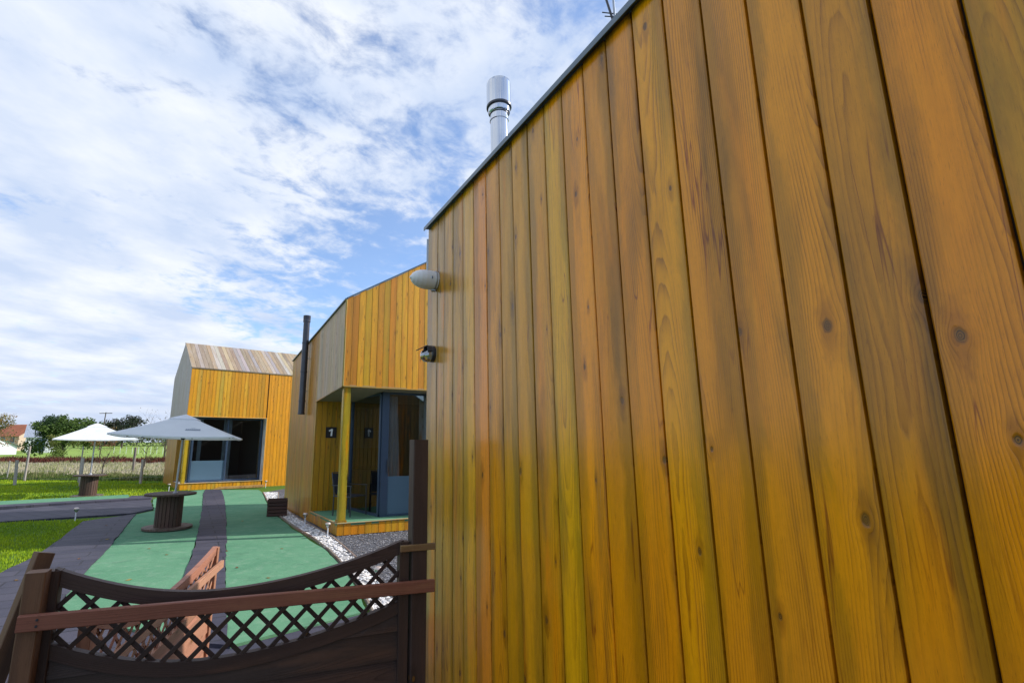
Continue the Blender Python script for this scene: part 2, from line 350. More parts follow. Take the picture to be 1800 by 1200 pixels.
M['grey'] = wood('weathered_sky_grey_wood', rough=.5, blotch=(.34, .28, .24), grain=.5, fade=(.52, .43, .36), fade_amt=.25, stain2=(.36, .28, .18))  # weathered grey; on cabin walls it also carries painted sky light
M['dark'] = wood('dark_stained_shaded_wood', rough=.55, blotch=(.05, .030, .024), grain=.75, knots=True, spec=.35, stain2=(.13, .065, .04), edge=.3)
M['cedar'] = wood('red_brown_wood', rough=.55, blotch=(.16, .07, .04), grain=.75, spec=.35, stain2=(.34, .16, .09))
M['gap'] = simple('gap_shadow_batten', (.035, .022, .012), .9)
M['cap'] = simple('roof_edge_metal', (.12, .16, .20), .35, .6, .2, 3)
M['frame'] = simple('aluminium_frame', (.045, .075, .13), .38, .3, .1, 4)
M['steel'] = simple('stainless_steel', (.62, .66, .72), .09, 1.0, .10, 3)
M['black'] = simple('black_metal', (.06, .063, .08), .30, .4, .2, 5)
M['grad'] = simple('galvanised', (.42, .46, .52), .4, .7, .2, 6)
M['white'] = simple('white_plastic', (.72, .74, .80), .35, 0, .06, 8)
M['canvas'] = canvas_mat()
M['pole'] = simple('grey_pole', (.40, .41, .45), .4, .5, .1, 5)
M['glass'] = glassmat('window_glass', .07)
def frost_mat():
    m_, nt, N, L, p = base_mat('frosted_film'); g = G(nt); p.inputs['Base Color'].default_value = (.13, .22, .31, 1); p.inputs['Roughness'].default_value = .2
    tr = g.nd('ShaderNodeBsdfTransparent'); tr.inputs[0].default_value = (.6, .75, .85, 1); mx = g.nd('ShaderNodeMixShader'); mx.inputs[0].default_value = .38
    L.new(p.outputs[0], mx.inputs[1]); L.new(tr.outputs[0], mx.inputs[2]); L.new(mx.outputs[0], N['Material Output'].inputs[0]); return m_
M['frost'] = frost_mat()
M['clear'] = glassmat('lamp_glass', .25, (.8, .88, .85), .05)
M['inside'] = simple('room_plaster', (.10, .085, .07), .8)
M['curtain'] = simple('curtain_cloth', (.55, .56, .58), .9, 0, .15, 4)
M['leaf'] = leafmat('leaves')
M['grass'] = leafmat('grass_blades', .3)
M['ink'] = simple('printed_ink', (.07, .11, .19), .8)
M['signb'] = simple('sign_black', (.012, .013, .016), .4)
M['signw'] = simple('sign_white', (.82, .82, .84), .5)
M['bark'] = simple('bark', (.09, .07, .055), .9, 0, .35, 5, .4, 20)
M['rope'] = simple('black_mesh_cloth', (.02, .022, .03), .7)
def tinted(name, rough=.8, bump=0.0):
    m_, nt, N, L, p = base_mat(name); g = G(nt); L.new(g.attr('tint').outputs['Vector'], p.inputs['Base Color']); p.inputs['Roughness'].default_value = rough
    return m_
M['stone'] = tinted('stones', .75)
# ground-type materials (world position)
def ground_mat(name, stops, scale=.8, fine=14, rough=.9, bump=.5, bdist=.02, spec=.2):
    m_, nt, N, L, p = base_mat(name); g = G(nt); v = g.geo()
    a = g.noise(v, scale, 5, .6); b = g.noise(v, fine, 5, .7)
    c = g.mix(g.mr(a, .38, .62), stops[0], stops[1]); c = g.mix(g.mr(b, .40, .66), c, stops[2])
    L.new(c, p.inputs['Base Color']); p.inputs['Roughness'].default_value = rough; p.inputs['Specular IOR Level'].default_value = spec
    if bump: g.bump(b, bump, bdist, p)
    return m_
M['lawn'] = ground_mat('lawn_soil', ((.07, .15, .014), (.10, .18, .016), (.045, .09, .012)), .7, 18)
M['field'] = ground_mat('field_grass', ((.22, .34, .05), (.28, .36, .08), (.14, .22, .04)), .05, .9, bump=.2)
M['meadow'] = ground_mat('dry_grass_soil', ((.25, .24, .11), (.34, .29, .16), (.13, .15, .05)), .35, 5)
M['gravel'] = ground_mat('grey_gravel', ((.10, .105, .12), (.15, .15, .165), (.05, .05, .058)), 2, 45, bump=.8)
def carpet():
    m_, nt, N, L, p = base_mat('green_carpet'); g = G(nt); v = g.geo()
    a = g.noise(v, 1.1, 5, .6); b = g.noise(v, 160, 3, .7); w = g.noise(v, 5, 4, .65, .4)
    c = g.mix(g.mr(a, .3, .7), (.105, .255, .15), (.15, .315, .19)); c = g.mix(g.mr(b, .35, .7, 0, .55), c, (.045, .14, .08)); c = g.mix(g.mr(w, .52, .72, 0, .40), c, (.24, .34, .25)); c = g.mix(g.mr(g.noise(v, 2.3, 5, .7), .56, .70, 0, .5), c, (.07, .16, .10))
    L.new(c, p.inputs['Base Color']); p.inputs['Roughness'].default_value = .95; p.inputs['Specular IOR Level'].default_value = .1
    h = g.m('ADD', g.m('MULTIPLY', b, .25), g.m('MULTIPLY', g.noise(v, 3.5, 3, .5), 1.6)); g.bump(h, .5, .02, p); return m_
M['carpet'] = carpet()
def rubber(name, rot):
    m_, nt, N, L, p = base_mat(name); g = G(nt); v = g.geo()
    mp = g.nd('ShaderNodeMapping'); v = g.mix(.012, v, g.noise(v, 3, 2, .5, 0, True), 'ADD'); mp.inputs['Rotation'].default_value = (0, 0, R(rot)); L.new(v, mp.inputs['Vector'])
    br = g.nd('ShaderNodeTexBrick'); L.new(mp.outputs[0], br.inputs['Vector']); br.inputs['Scale'].default_value = 1.0
    br.inputs['Mortar Size'].default_value = .016; br.inputs['Mortar Smooth'].default_value = .3; br.inputs['Brick Width'].default_value = 1.0; br.inputs['Row Height'].default_value = .36; br.offset = .3
    br.inputs['Color1'].default_value = (.026, .027, .048, 1); br.inputs['Color2'].default_value = (.058, .054, .078, 1); br.inputs['Mortar'].default_value = (.012, .012, .016, 1)
    a = g.noise(v, 1.7, 5, .65); b = g.noise(v, 120, 3, .7)
    c = g.mix(g.mr(a, .35, .65, 0, .45), br.outputs['Color'], (.085, .08, .10)); c = g.mix(g.mr(b, .35, .7, 0, .5), c, (.026, .026, .05))
    L.new(c, p.inputs['Base Color']); p.inputs['Roughness'].default_value = .72; p.inputs['Specular IOR Level'].default_value = .35
    h = g.m('SUBTRACT', g.m('MULTIPLY', b, .2), g.m('MULTIPLY', br.outputs['Fac'], 1.2)); h = g.m('ADD', h, g.m('MULTIPLY', g.noise(v, 2.2, 2, .5), 1.5)); g.bump(h, .6, .012, p); return m_
M['rubber'] = rubber('rubber_mat_along', -28); M['rubber2'] = rubber('rubber_mat_across', 32)
# ------------------------------------------------------------------ ground and paving
def terr(x, y):
    if y < 95: return 0.0
    t = min(1, (y - 95)/170.0); return 2.35*t*t*(3-2*t) + max(0, y - 300)*.0012
def struct(name, mb, mat, kind='structure'): return mb.build(name, mat, None, kind=kind)
g_ = MB(); xs = list(np.linspace(-900, 900, 37)); ys = [-60, 0, 26, 60, 95, 110, 130, 150, 170, 190, 210, 230, 250, 270, 300, 500, 900, 1800]
vs = [(x*(1 if y < 300 else 2), y, terr(x, y)) for y in ys for x in xs]; nx = len(xs)
g_.add(vs, [[j*nx+i, j*nx+i+1, (j+1)*nx+i+1, (j+1)*nx+i] for j in range(len(ys)-1) for i in range(nx-1)]); struct('ground', g_, M['field'])
def sheet(name, pts, z, mat, thick=None, wob=0):
    mb = MB(); pts = [Vector((p[0], p[1], z)) for p in pts]
    if wob:
        q = []
        for i in range(len(pts)):
            a_, b_ = pts[i], pts[(i+1) % len(pts)]; n_ = max(1, int((b_-a_).length/.25))
            for k in range(n_): p_ = a_.lerp(b_, k/n_); q.append(p_ + Vector((random.uniform(-wob, wob), random.uniform(-wob, wob), 0)))
        pts = q
    ar = sum(pts[i].x*pts[(i+1) % len(pts)].y - pts[(i+1) % len(pts)].x*pts[i].y for i in range(len(pts)))
    if ar < 0: pts = pts[::-1]
    if thick: poly(mb, pts, thick=thick, nrm=(0, 0, 1))
    else: poly(mb, pts)
    return struct(name, mb, mat)
sheet('lawn', [(-60, -8), (14, -8), (14, 26.5), (-6, 26.5), (-60, 28.5)], .004, M['lawn'])
sheet('meadow', [(-90, 28.5), (-60, 28.5), (-6, 26.5), (6, 26.5), (6, 45), (-90, 47)], .006, M['meadow'])
PZ = {
'rc': [(-9.75, 21.3), (-9.00, 19.83), (-7.49, 16.72), (-5.60, 12.68), (-4.37, 9.97), (-3.11, 7.16), (-2.54, 5.97), (-2.16, 5.17), (-1.90, 5.45), (-1.48, 5.79), (-1.04, 6.19), (-1.36, 7.16), (-1.86, 8.42), (-2.42, 9.56), (-3.05, 10.64), (-3.68, 11.71), (-4.38, 13.03), (-5.16, 14.47), (-5.85, 15.99), (-7.46, 19.83), (-8.2, 21.3)],
'lc': [(-10.6, 18.3), (-10.39, 17.70), (-8.63, 14.82), (-8.65, 14.03), (-7.33, 11.50), (-6.37, 9.66), (-5.85, 8.61), (-5.47, 7.83), (-4.99, 6.91), (-4.49, 5.97), (-2.93, 5.48), (-3.45, 6.56), (-4.03, 7.90), (-4.83, 9.71), (-6.04, 12.26), (-7.51, 15.32), (-9.53, 19.40), (-10.4, 21.3), (-11.0, 20.5)],
'mp': [(-10.4, 21.3), (-9.53, 19.40), (-7.51, 15.32), (-6.04, 12.26), (-4.83, 9.71), (-4.03, 7.90), (-3.45, 6.56), (-2.87, 5.33), (-2.16, 5.17), (-2.54, 5.97), (-3.11, 7.16), (-4.37, 9.97), (-5.60, 12.68), (-7.49, 16.72), (-9.00, 19.83), (-9.75, 21.3)],
'lm': [(-8.65, 14.03), (-7.33, 11.50), (-6.37, 9.66), (-5.85, 8.61), (-5.47, 7.83), (-4.99, 6.91), (-4.49, 5.97), (-3.89, 4.94), (-3.22, 3.72), (-4.86, 3.72), (-6.1, 6.15), (-6.70, 7.83), (-7.08, 8.89), (-7.76, 10.24), (-8.44, 11.50), (-9.12, 12.76)],
'x1': [(-13.29, 11.15), (-15.50, 12.94), (-12.98, 14.82), (-11.88, 16.13), (-10.35, 17.52), (-8.81, 15.06), (-8.84, 14.13), (-11.05, 12.68)],
'x2': [(-15.50, 12.94), (-16.58, 13.82), (-13.66, 15.58), (-11.09, 17.52), (-11.47, 18.23), (-10.71, 18.23), (-10.35, 17.52), (-13.20, 15.06)],
'gs': [(-16.58, 13.82), (-18.12, 15.06), (-14.69, 16.72), (-11.94, 18.80), (-11.06, 17.52), (-13.78, 15.71)]}
sheet('near_paving', [(-4.9, 3.73), (-4.49, 5.97), (-2.93, 5.48), (-2.16, 5.17), (-1.04, 6.19), (-.65, 6.3), (.1, 3.6), (1.6, -6), (-5, -6)], .010, M['rubber'])
sheet('carpet_right', PZ['rc'], .030, M['carpet'], .028, .014); sheet('carpet_left', PZ['lc'], .030, M['carpet'], .028, .014)
sheet('middle_path', PZ['mp'], .042, M['rubber'], .04, .014); sheet('left_path', PZ['lm'], .050, M['rubber'], .048, .014)
sheet('cross_path', PZ['x1'], .052, M['rubber2'], .05, .014); sheet('cross_path_upper', PZ['x2'], .105, M['rubber2'], .10, .014)
sheet('carpet_strip', PZ['gs'], .085, M['carpet'], .08)
curbL = [(-7.6, 20.2), (-6.09, 16.72), (-5.21, 14.70), (-4.46, 13.32), (-3.66, 11.86), (-2.83, 10.47), (-2.28, 9.42), (-1.81, 8.38), (-1.31, 7.14), (-.97, 6.15), (-.80, 5.2)]
curbR = [(-7.0, 20.2), (-5.75, 16.6), (-4.72, 14.6), (-4.07, 13.3), (-3.46, 12.26), (-2.97, 11.43), (-2.58, 10.77), (-2.15, 9.86), (-1.66, 8.76), (-1.13, 7.58), (-.73, 6.52), (-.5, 5.2)]
sheet('gravel_bed', curbL + [(.4, 4.0), (6, 6), (6, 16), (-3, 22), (-7.4, 22)], .012, M['gravel'])
km = MB()
for L_ in (curbL, curbR):
    for a, b in zip(L_[:-1], L_[1:]):
        beam(km, (a[0], a[1], .025), (b[0], b[1], .025), .03, .06, tint=jit((.30, .24, .20)), ch=.004)
struct('kerb_edging', km, M['cedar'])
# stones: one mesh each, low poly pebbles
def inpoly(P, x, y):
    P = np.array(P); ins = np.zeros(x.shape, bool); j = len(P)-1
    for i in range(len(P)):
        xi, yi = P[i]; xj, yj = P[j]
        c = ((yi > y) != (yj > y)) & (x < (xj-xi)*(y-yi)/(yj-yi+1e-12)+xi); ins ^= c; j = i
    return ins
def bigmesh(name, V, F, T, mat, smooth=False, **tg):
    me = bpy.data.meshes.new(name); nv = len(V); nf, k = F.shape
    me.vertices.add(nv); me.vertices.foreach_set('co', V.astype(np.float32).ravel())
    me.loops.add(nf*k); me.loops.foreach_set('vertex_index', F.astype(np.int32).ravel())
    me.polygons.add(nf); me.polygons.foreach_set('loop_start', np.arange(0, nf*k, k, dtype=np.int32))
    me.update(calc_edges=True)
    a = me.attributes.new('tint', 'FLOAT_VECTOR', 'POINT'); a.data.foreach_set('vector', T.astype(np.float32).ravel())
    me.polygons.foreach_set('use_smooth', [smooth]*nf)
    me.materials.append(mat); o = bpy.data.objects.new(name, me); col.objects.link(o)
    for a_, b_ in tg.items(): o[{'cat': 'category'}.get(a_, a_)] = b_
    return o
OCT = np.array([(1, 0, 0), (.3, 1, .1), (-1, .1, 0), (-.1, -1, 0), (.1, 0, .8), (0, 0, -.8), (.7, .7, .35), (-.7, .6, .4), (-.6, -.7, .35), (.6, -.7, .35)])
OF = np.array([(0, 6, 9), (6, 0, 1), (6, 1, 7), (7, 1, 2), (7, 2, 8), (8, 2, 3), (8, 3, 9), (9, 3, 0), (4, 6, 7), (4, 7, 8), (4, 8, 9), (4, 9, 6)])
def stones(name, Pg, n, size, cols, z, lab, excl=None):
    P = np.array(Pg); x = rng.uniform(P[:, 0].min(), P[:, 0].max(), n*3); y = rng.uniform(P[:, 1].min(), P[:, 1].max(), n*3)
    k = inpoly(Pg, x, y)
    if excl: k &= ~inpoly(excl, x, y)
    x, y = x[k][:n], y[k][:n]; n = len(x)
    s = rng.uniform(size[0], size[1], n); a = rng.uniform(0, 6.28, n); c, si = np.cos(a)[:, None], np.sin(a)[:, None]
    sx = (s*rng.uniform(.8, 1.3, n))[:, None]; sy = (s*rng.uniform(.6, 1, n))[:, None]; sz = (s*rng.uniform(.4, .8, n))[:, None]
    o = OCT[None] + rng.normal(0, .08, (n, 10, 3)); X = o[:, :, 0]*sx; Y = o[:, :, 1]*sy; Z = o[:, :, 2]*sz
    V = np.stack([x[:, None] + X*c - Y*si, y[:, None] + X*si + Y*c, z + sz*.5 + Z], 2).reshape(-1, 3)
    F = (OF[None] + (np.arange(n)*10)[:, None, None]).reshape(-1, 3)
    T = np.array(cols)[rng.integers(0, len(cols), n)]*rng.uniform(.75, 1.15, (n, 1)); T = np.repeat(T, 10, 0)
    bigmesh(name, V, F, T, M['stone'], kind='stuff', label=lab, cat='pebbles')
sheet('pebble_bed', curbL + curbR[::-1], .022, ground_mat('pebble_bed', ((.50, .49, .48), (.42, .42, .44), (.25, .25, .26)), 3, 60))
stones('white_pebbles', curbL + curbR[::-1], 15000, (.016, .034), [(.80, .78, .76), (.70, .70, .72), (.78, .72, .66), (.62, .6, .6)], .026, 'white pebbles filling the curved border beside the green carpet')
stones('grey_gravel', [(-7.0, 20.2), (-5.75, 16.6), (-4.72, 14.6), (-4.07, 13.3), (-3.46, 12.26), (-2.97, 11.43), (-2.58, 10.77), (-2.15, 9.86), (-1.66, 8.76), (-1.13, 7.58), (-.73, 6.52), (-.5, 5.2), (.2, 4.2), (1.4, 5), (1.4, 12.5), (-2, 13), (-5.2, 20.2)], 26000, (.010, .020), [(.16, .165, .19), (.22, .22, .25), (.10, .10, .12), (.30, .29, .30), (.15, .13, .12)], .014, 'grey gravel spread in front of the cabin porch')
# grass
def blades(name, Pg, n, h, w, cols, lab, z=.0, excl=(), cat='grass', lean=.5, clump=None):
    P = np.array(Pg); x = rng.uniform(P[:, 0].min(), P[:, 0].max(), n*2); y = rng.uniform(P[:, 1].min(), P[:, 1].max(), n*2)
    k = inpoly(Pg, x, y)
    for e in excl: k &= ~inpoly(e, x, y)
    x, y = x[k][:n], y[k][:n]; n = len(x)
    pn = .5 + .25*np.sin(x*1.3 + 1.7*np.sin(y*.9)) + .25*np.sin(y*2.1 + 2*np.sin(x*.7))
    H = rng.uniform(h[0], h[1], n)*(.7 + .6*pn); W = rng.uniform(w[0], w[1], n); a = rng.uniform(0, 6.28, n); b = rng.uniform(0, 6.28, n); ln = rng.uniform(0, lean, n)*H
    z0 = np.array([terr(0, q) for q in y]) + z if y.max() > 95 else np.full(n, z)
    base = np.stack([x, y, z0], 1); dx = np.stack([np.cos(a)*W/2, np.sin(a)*W/2, 0*a], 1); tip = base + np.stack([np.cos(b)*ln, np.sin(b)*ln, H], 1); mid = base + np.stack([np.cos(b)*ln*.3, np.sin(b)*ln*.3, H*.6], 1)
    V = np.stack([base-dx, base+dx, mid+dx*.8, tip, mid-dx*.8], 1).reshape(-1, 3)
    F = (np.array([[0, 1, 2, 3, 4]])[None] + (np.arange(n)*5)[:, None, None]).reshape(-1, 5)
    ci = np.clip((pn*.6 + rng.uniform(0, .4, n))*len(cols), 0, len(cols)-1).astype(int)
    T = np.repeat(np.array(cols)[ci]*rng.uniform(.7, 1.25, (n, 1)), 5, 0)
    bigmesh(name, V, F, T, M['grass'], kind='stuff', label=lab, cat=cat)
LAWNC = [(.14, .25, .012), (.23, .35, .014), (.31, .42, .016), (.38, .46, .025)]
blades('lawn_grass', [(-17, 6), (-5, 6), (-6.5, 14), (-9, 13.2), (-18, 12)], 70000, (.025, .06), (.008, .016), LAWNC, 'short mown grass between the rubber paths', .004, (PZ['x1'], PZ['lm'], PZ['x2'], PZ['lc'], PZ['mp']))
blades('far_lawn_grass', [(-34, 10), (-18.2, 14.9), (-12, 18.8), (-10.5, 20.5), (-14.5, 26), (-40, 28.5)], 80000, (.03, .08), (.015, .035), LAWNC, 'mown lawn behind the spool table reaching the wire fence', .004, (PZ['gs'], PZ['x2'], PZ['x1'], PZ['lc']))
blades('dry_tall_grass', [(-75, 31), (-14, 29), (-14, 45), (-80, 47)], 60000, (.12, .42), (.03, .06), [(.46, .40, .28), (.56, .50, .38), (.40, .38, .22), (.26, .30, .10)], 'pale dry tall grass in the strip beyond the fence posts', .0, cat='tall grass')
blades('rough_verge_grass', [(-45, 28), (-13, 26.2), (-13, 29.5), (-50, 32)], 24000, (.08, .28), (.02, .05), [(.06, .10, .02), (.10, .15, .03), (.20, .20, .08)], 'rough grass along the foot of the field fence, coloured dark as its shadow strip', .0, cat='grass')  # blade colours darkened to paint the shadow strip below the dry grass
blades('red_brambles', [(-75, 46), (-18, 44.5), (-18, 48), (-78, 50)], 22000, (.25, .72), (.06, .14), [(.14, .035, .030), (.20, .055, .04), (.09, .04, .025), (.12, .09, .03)], 'strip of crimson autumn brambles across the field', .0, cat='brambles')
# ------------------------------------------------------------------ cabins
def tfront(i, s): return jit(random.choice([ORANGE, ORANGE, YEL, (.78, .34, .004), (.60, .25, .006), (.80, .40, .01)]), .18)
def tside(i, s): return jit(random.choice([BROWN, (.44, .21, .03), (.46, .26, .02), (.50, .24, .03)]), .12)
def tgrey(i, s): return jit(random.choice([GREY, (.52, .39, .28), (.48, .31, .17), (.52, .38, .24)]), .12)  # greyed tints, partly sky reflection put into the board colour
def troof(i, s): return jit(random.choice([(.34, .24, .12), (.40, .36, .32), (.24, .17, .10), (.42, .32, .18), (.33, .31, .32)]), .18)
# ---- near cabin
A0 = -24.2; d0 = az(A0); n0 = Vector((d0.y, -d0.x, 0)); D0 = 1.249; EV = 3.50
SC = 3.34
near = thing('timber_cabin', 'nearest timber cabin, its long varnished plank wall filling the right side', 'cabin', tuple(n0*D0 + d0*SC))
eg = [SC, 3.144, 3.021, 2.869, 2.712, 2.554, 2.391, 2.231, 2.088, 1.934, 1.785, 1.641, 1.487, 1.34, 1.195, 1.052, 0.911, 0.771, 0.633, 0.497, 0.357]
SB = -4.2
while eg[-1] > SB: eg.append(eg[-1] - .148)
eg = eg[::-1]; NB = len(eg)-1
pal = [(0.64, 0.341, 0.0504), (0.61, 0.315, 0.0315), (0.792, 0.404, 0.0126), (0.701, 0.354, 0.0095), (0.823, 0.417, 0.0076), (0.95, 0.341, 0.0189), (0.914, 0.366, 0.005), (0.762, 0.341, 0.0038), (0.762, 0.354, 0.0063), (0.792, 0.341, 0.0063), (0.884, 0.43, 0.005), (0.95, 0.354, 0.0025), (0.95, 0.341, 0.0031), (0.914, 0.335, 0.0038), (0.95, 0.392, 0.0031), (0.914, 0.354, 0.0038), (0.792, 0.315, 0.0076), (0.914, 0.335, 0.0038), (0.762, 0.315, 0.005), (0.944, 0.354, 0.0025), (0.671, 0.315, 0.005)]
def tnear(i, s):
    k = NB-1-i; c = pal[k] if k < len(pal) else random.choice([ORANGE, OLIVE, BROWN]); return jit(c, .10)
wm = MB(); up = Vector((0, 0, 1)); o0 = n0*(D0+.02)
plane_boards(wm, o0, d0, up, -n0, eg, [(SB-1, SC+1, lambda s: .05, lambda s: EV)], tnear, t=.02, gap=.0075, ch=.0032)
# end wall facing the porch of the middle cabin, and the closed far sides
W0 = 7.2; EO = n0*(D0) + d0*SC
def gz0(t): return EV + .58*min(t, W0 - t)
plane_boards(wm, EO - d0*.02, n0, up, d0, edges_of(.022, W0), [(0, W0, lambda s: .05, lambda s: gz0(s) - .02)], lambda i, s: jit(random.choice([BROWN, (.24, .15, .05), (.34, .2, .05)]), .15))
poly_plane(wm, o0, d0, up, -n0, [(SB, .05), (SC-.03, .05), (SC-.03, EV-.01), (SB, EV-.01)], -.003, 1)
poly_plane(wm, EO - d0*.03, n0, up, d0, [(.03, .05), (W0, .05), (W0, EV-.01), (W0/2, gz0(W0/2)-.03), (.03, EV-.01)], 0, 1)
poly_plane(wm, EO + n0*W0, d0, up, n0, [(0, .05), (SB-SC, .05), (SB-SC, EV), (0, EV)], 0, 1)
wm.build('wall', [M['near'], M['gap']], near)
rm = MB()
for side in (0, 1):
    a = EO + n0*(0 if side == 0 else W0) + up*EV; b = EO + n0*W0/2 + up*gz0(W0/2)
    off = (a-b).normalized()
    a2 = a + up*.012
    poly(rm, [a2, a2 + d0*(SB-SC), b + up*.012 + d0*(SB-SC), b + up*.012], thick=.02, nrm=(0, 0, 1))
rm.build('roof', M['grad'], near)
cm = MB(); eavep = n0*(D0 - .012)
beam(cm, eavep + d0*(SC+.015) + up*(EV+.006), eavep + d0*SB + up*(EV+.006), .035, .016, ch=.002)
beam(cm, eavep + d0*(SC+.015) + up*(EV-.006) - n0*.018, eavep + d0*SB + up*(EV-.006) - n0*.012, .005, .026, ch=.001)
g1 = EO + d0*.01; beam(cm, g1 + up*(EV+.02), g1 + n0*W0/2 + up*(gz0(W0/2)+.02), .05, .03); beam(cm, g1 + n0*W0/2 + up*(gz0(W0/2)+.02), g1 + n0*W0 + up*(EV+.02), .05, .03)
cm.build('roof_edge', M['cap'], near)

fl = EO + n0*.55 - d0*.15
fm = MB(); lathe(fm, (fl.x, fl.y, 0), [(.072, 3.6), (.072, 4.47), (.078, 4.475), (.078, 4.50), (.072, 4.505), (.072, 4.55)], 40)
fo = fm.build('flue', M['steel'], near)
fm = MB(); lathe(fm, (fl.x, fl.y, 0), [(.072, 4.545), (.088, 4.55), (.090, 4.58), (.090, 4.59), (.101, 4.61), (.101, 4.81), (.096, 4.83), (.0, 4.835)], 40)
fo2 = fm.build('flue_cap', M['steel'], fo); fo2.location = (0, 0, 0)
fm = MB(); lathe(fm, (fl.x, fl.y, 0), [(.0735, 4.53), (.076, 4.532), (.076, 4.538), (.0735, 4.54)], 40); lathe(fm, (fl.x, fl.y, 0), [(.091, 4.588), (.103, 4.596), (.103, 4.612)], 40)
fm.build('collar', M['black'], fo)
hm = MB(); hp = EO + d0*.035 + n0*.03; beam(hm, hp + up*3.12, hp + up*3.42, .05, .07); beam(hm, hp + up*3.12, hp + d0*.03 + up*3.05, .03, .04)
hm.build('flashing', M['grad'], near)
# roof aerial
ap = EO + n0*2.0 - d0*.02
am = MB(); ant = thing('television_aerial', 'small television aerial on the roof ridge of the nearest cabin', 'aerial', tuple(ap + up*4.6))
tube(am, [ap + up*4.5, ap + up*6.95], .012, 8); am.build('mast', M['grad'], ant)
am = MB(); bd = az(20)
c_ = ap + up*6.33 + bd*.0 + az(-70)*.03
tube(am, [c_ + Vector((-.06, 0, .16)), c_ + Vector((.02, 0, -.22))], .012, 6)
for k, (dz, hw) in enumerate(((.14, .13), (.0, .0), (-.10, .11), (-.14, .09))):
    if hw: e = c_ + Vector((-.05 + (.14-dz)*.2, 0, dz)); tube(am, [e - az(70)*hw - up*.02, e + az(70)*hw + up*.03], .006, 6)
am.build('elements', M['black'], ant)
# siren and lantern on the near wall
wp = lambda s_, z: n0*(D0) + d0*s_ + up*z
sp_ = wp(3.17, 3.03); out = -n0
sir = thing('alarm_siren', 'grey-white bullet shaped siren housing at the top corner of the near plank wall', 'siren', tuple(sp_))
m_ = MB(); ax = (out + up*.03).normalized()
lathe(m_, sp_, [(.0, 0), (.066, .0), (.068, .02), (.068, .09), (.062, .125), (.050, .155), (.032, .178), (.015, .188), (.008, .196), (0, .198)], 32, axis=ax); m_.build('housing', M['white'], sir)
m_ = MB(); lathe(m_, sp_, [(.069, .012), (.0705, .014), (.0705, .02), (.069, .022)], 32, axis=ax); box(m_, sp_ + out*.02 - up*.072, (.03, .03, .012), 0); m_.build('bracket', M['grad'], sir)
m_ = MB(); q_ = sp_ + out*.055 - d0*.069 ; box(m_, q_, (.012, .004, .018), R(90-A0)); m_.build('sticker', M['ink'], sir)
lp = wp(3.21, 2.51)
lan = thing('wall_lantern', 'small black hooded lantern with clear glass below the siren', 'lantern', tuple(lp))
m_ = MB()
for k in range(13):
    t0 = math.pi*(k/13)*1.0 - .2; t1 = math.pi*((k+1)/13) - .2
    a_ = lp + d0*math.cos(t0)*.05 + up*math.sin(t0)*.055; b_ = lp + d0*math.cos(t1)*.05 + up*math.sin(t1)*.055
    beam(m_, a_ + out*.03, b_ + out*.03, .06, .007, (lp-a_).normalized())
lathe(m_, lp, [(0, .0), (.058, 0), (.058, .022), (.05, .026), (0, .027)], 28, axis=out)
m_.build('hood', M['black'], lan)
m_ = MB(); lathe(m_, lp - up*.002, [(.046, .02), (.047, .05), (.038, .078), (.02, .092), (0, .096)], 28, axis=(out - up*.25).normalized()); m_.build('glass_cover', M['clear'], lan)
m_ = MB(); beam(m_, lp + out*.055 + up*.052, lp + out*.115 + up*.022, .075, .006); m_.build('guard', M['black'], lan)

# ---- middle cabin (number 1)
C1 = Vector((-2.52, 10.89, 0)); f1 = az(63); s1 = az(-30); o1 = Vector((-s1.y, s1.x, 0)); q1 = Vector((f1.y, -f1.x, 0))   # outward normals: side o1, front q1
mid_ = thing('timber_cabin', 'middle timber cabin with a corner porch and the number 1 sign', 'cabin', tuple(C1))
L1 = 5.35; W1 = 5.0
ev1 = lambda s: 5.08 - .125*s
sf1 = lambda s: 3.13 - .082*s
rk1 = lambda t: 5.10 + .61*min(t, W1 - t)
wm = MB()
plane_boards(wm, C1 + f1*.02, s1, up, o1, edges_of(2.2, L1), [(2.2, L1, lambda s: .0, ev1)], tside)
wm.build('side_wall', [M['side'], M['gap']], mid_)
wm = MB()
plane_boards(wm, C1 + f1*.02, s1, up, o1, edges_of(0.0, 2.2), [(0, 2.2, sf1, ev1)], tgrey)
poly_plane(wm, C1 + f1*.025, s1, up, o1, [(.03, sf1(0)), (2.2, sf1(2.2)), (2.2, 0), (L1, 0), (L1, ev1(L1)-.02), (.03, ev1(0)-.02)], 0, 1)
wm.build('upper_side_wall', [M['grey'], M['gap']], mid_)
wm = MB()
plane_boards(wm, C1 + s1*.02, f1, up, q1, edges_of(.0, W1), [(0, W1, lambda t: 3.13, lambda t: rk1(t)), (2.35, W1, lambda t: 0, lambda t: 3.125)], tfront)
poly_plane(wm, C1 + s1*.022, f1, up, q1, [(.03, 3.13), (W1, 3.13), (W1, rk1(W1)-.02), (W1/2, rk1(W1/2)-.02), (.03, rk1(.03)-.02)], 0, 1)
poly_plane(wm, C1 + s1*.022, f1, up, q1, [(2.35, 0), (W1, 0), (W1, 3.13), (2.35, 3.13)], 0, 1)
poly_plane(wm, C1 + f1*W1, s1, up, f1, [(0, 0), (L1, 0), (L1, ev1(L1)), (0, ev1(0))], 0, 1)
poly_plane(wm, C1 + s1*L1, f1, up, s1, [(0, 0), (W1, 0), (W1, ev1(L1)), (W1/2, ev1(L1)+1.5), (0, ev1(L1))], 0, 1)
wm.build('front_wall', [M['front'], M['gap']], mid_)
rm = MB(); Pm = C1 + f1*W1/2
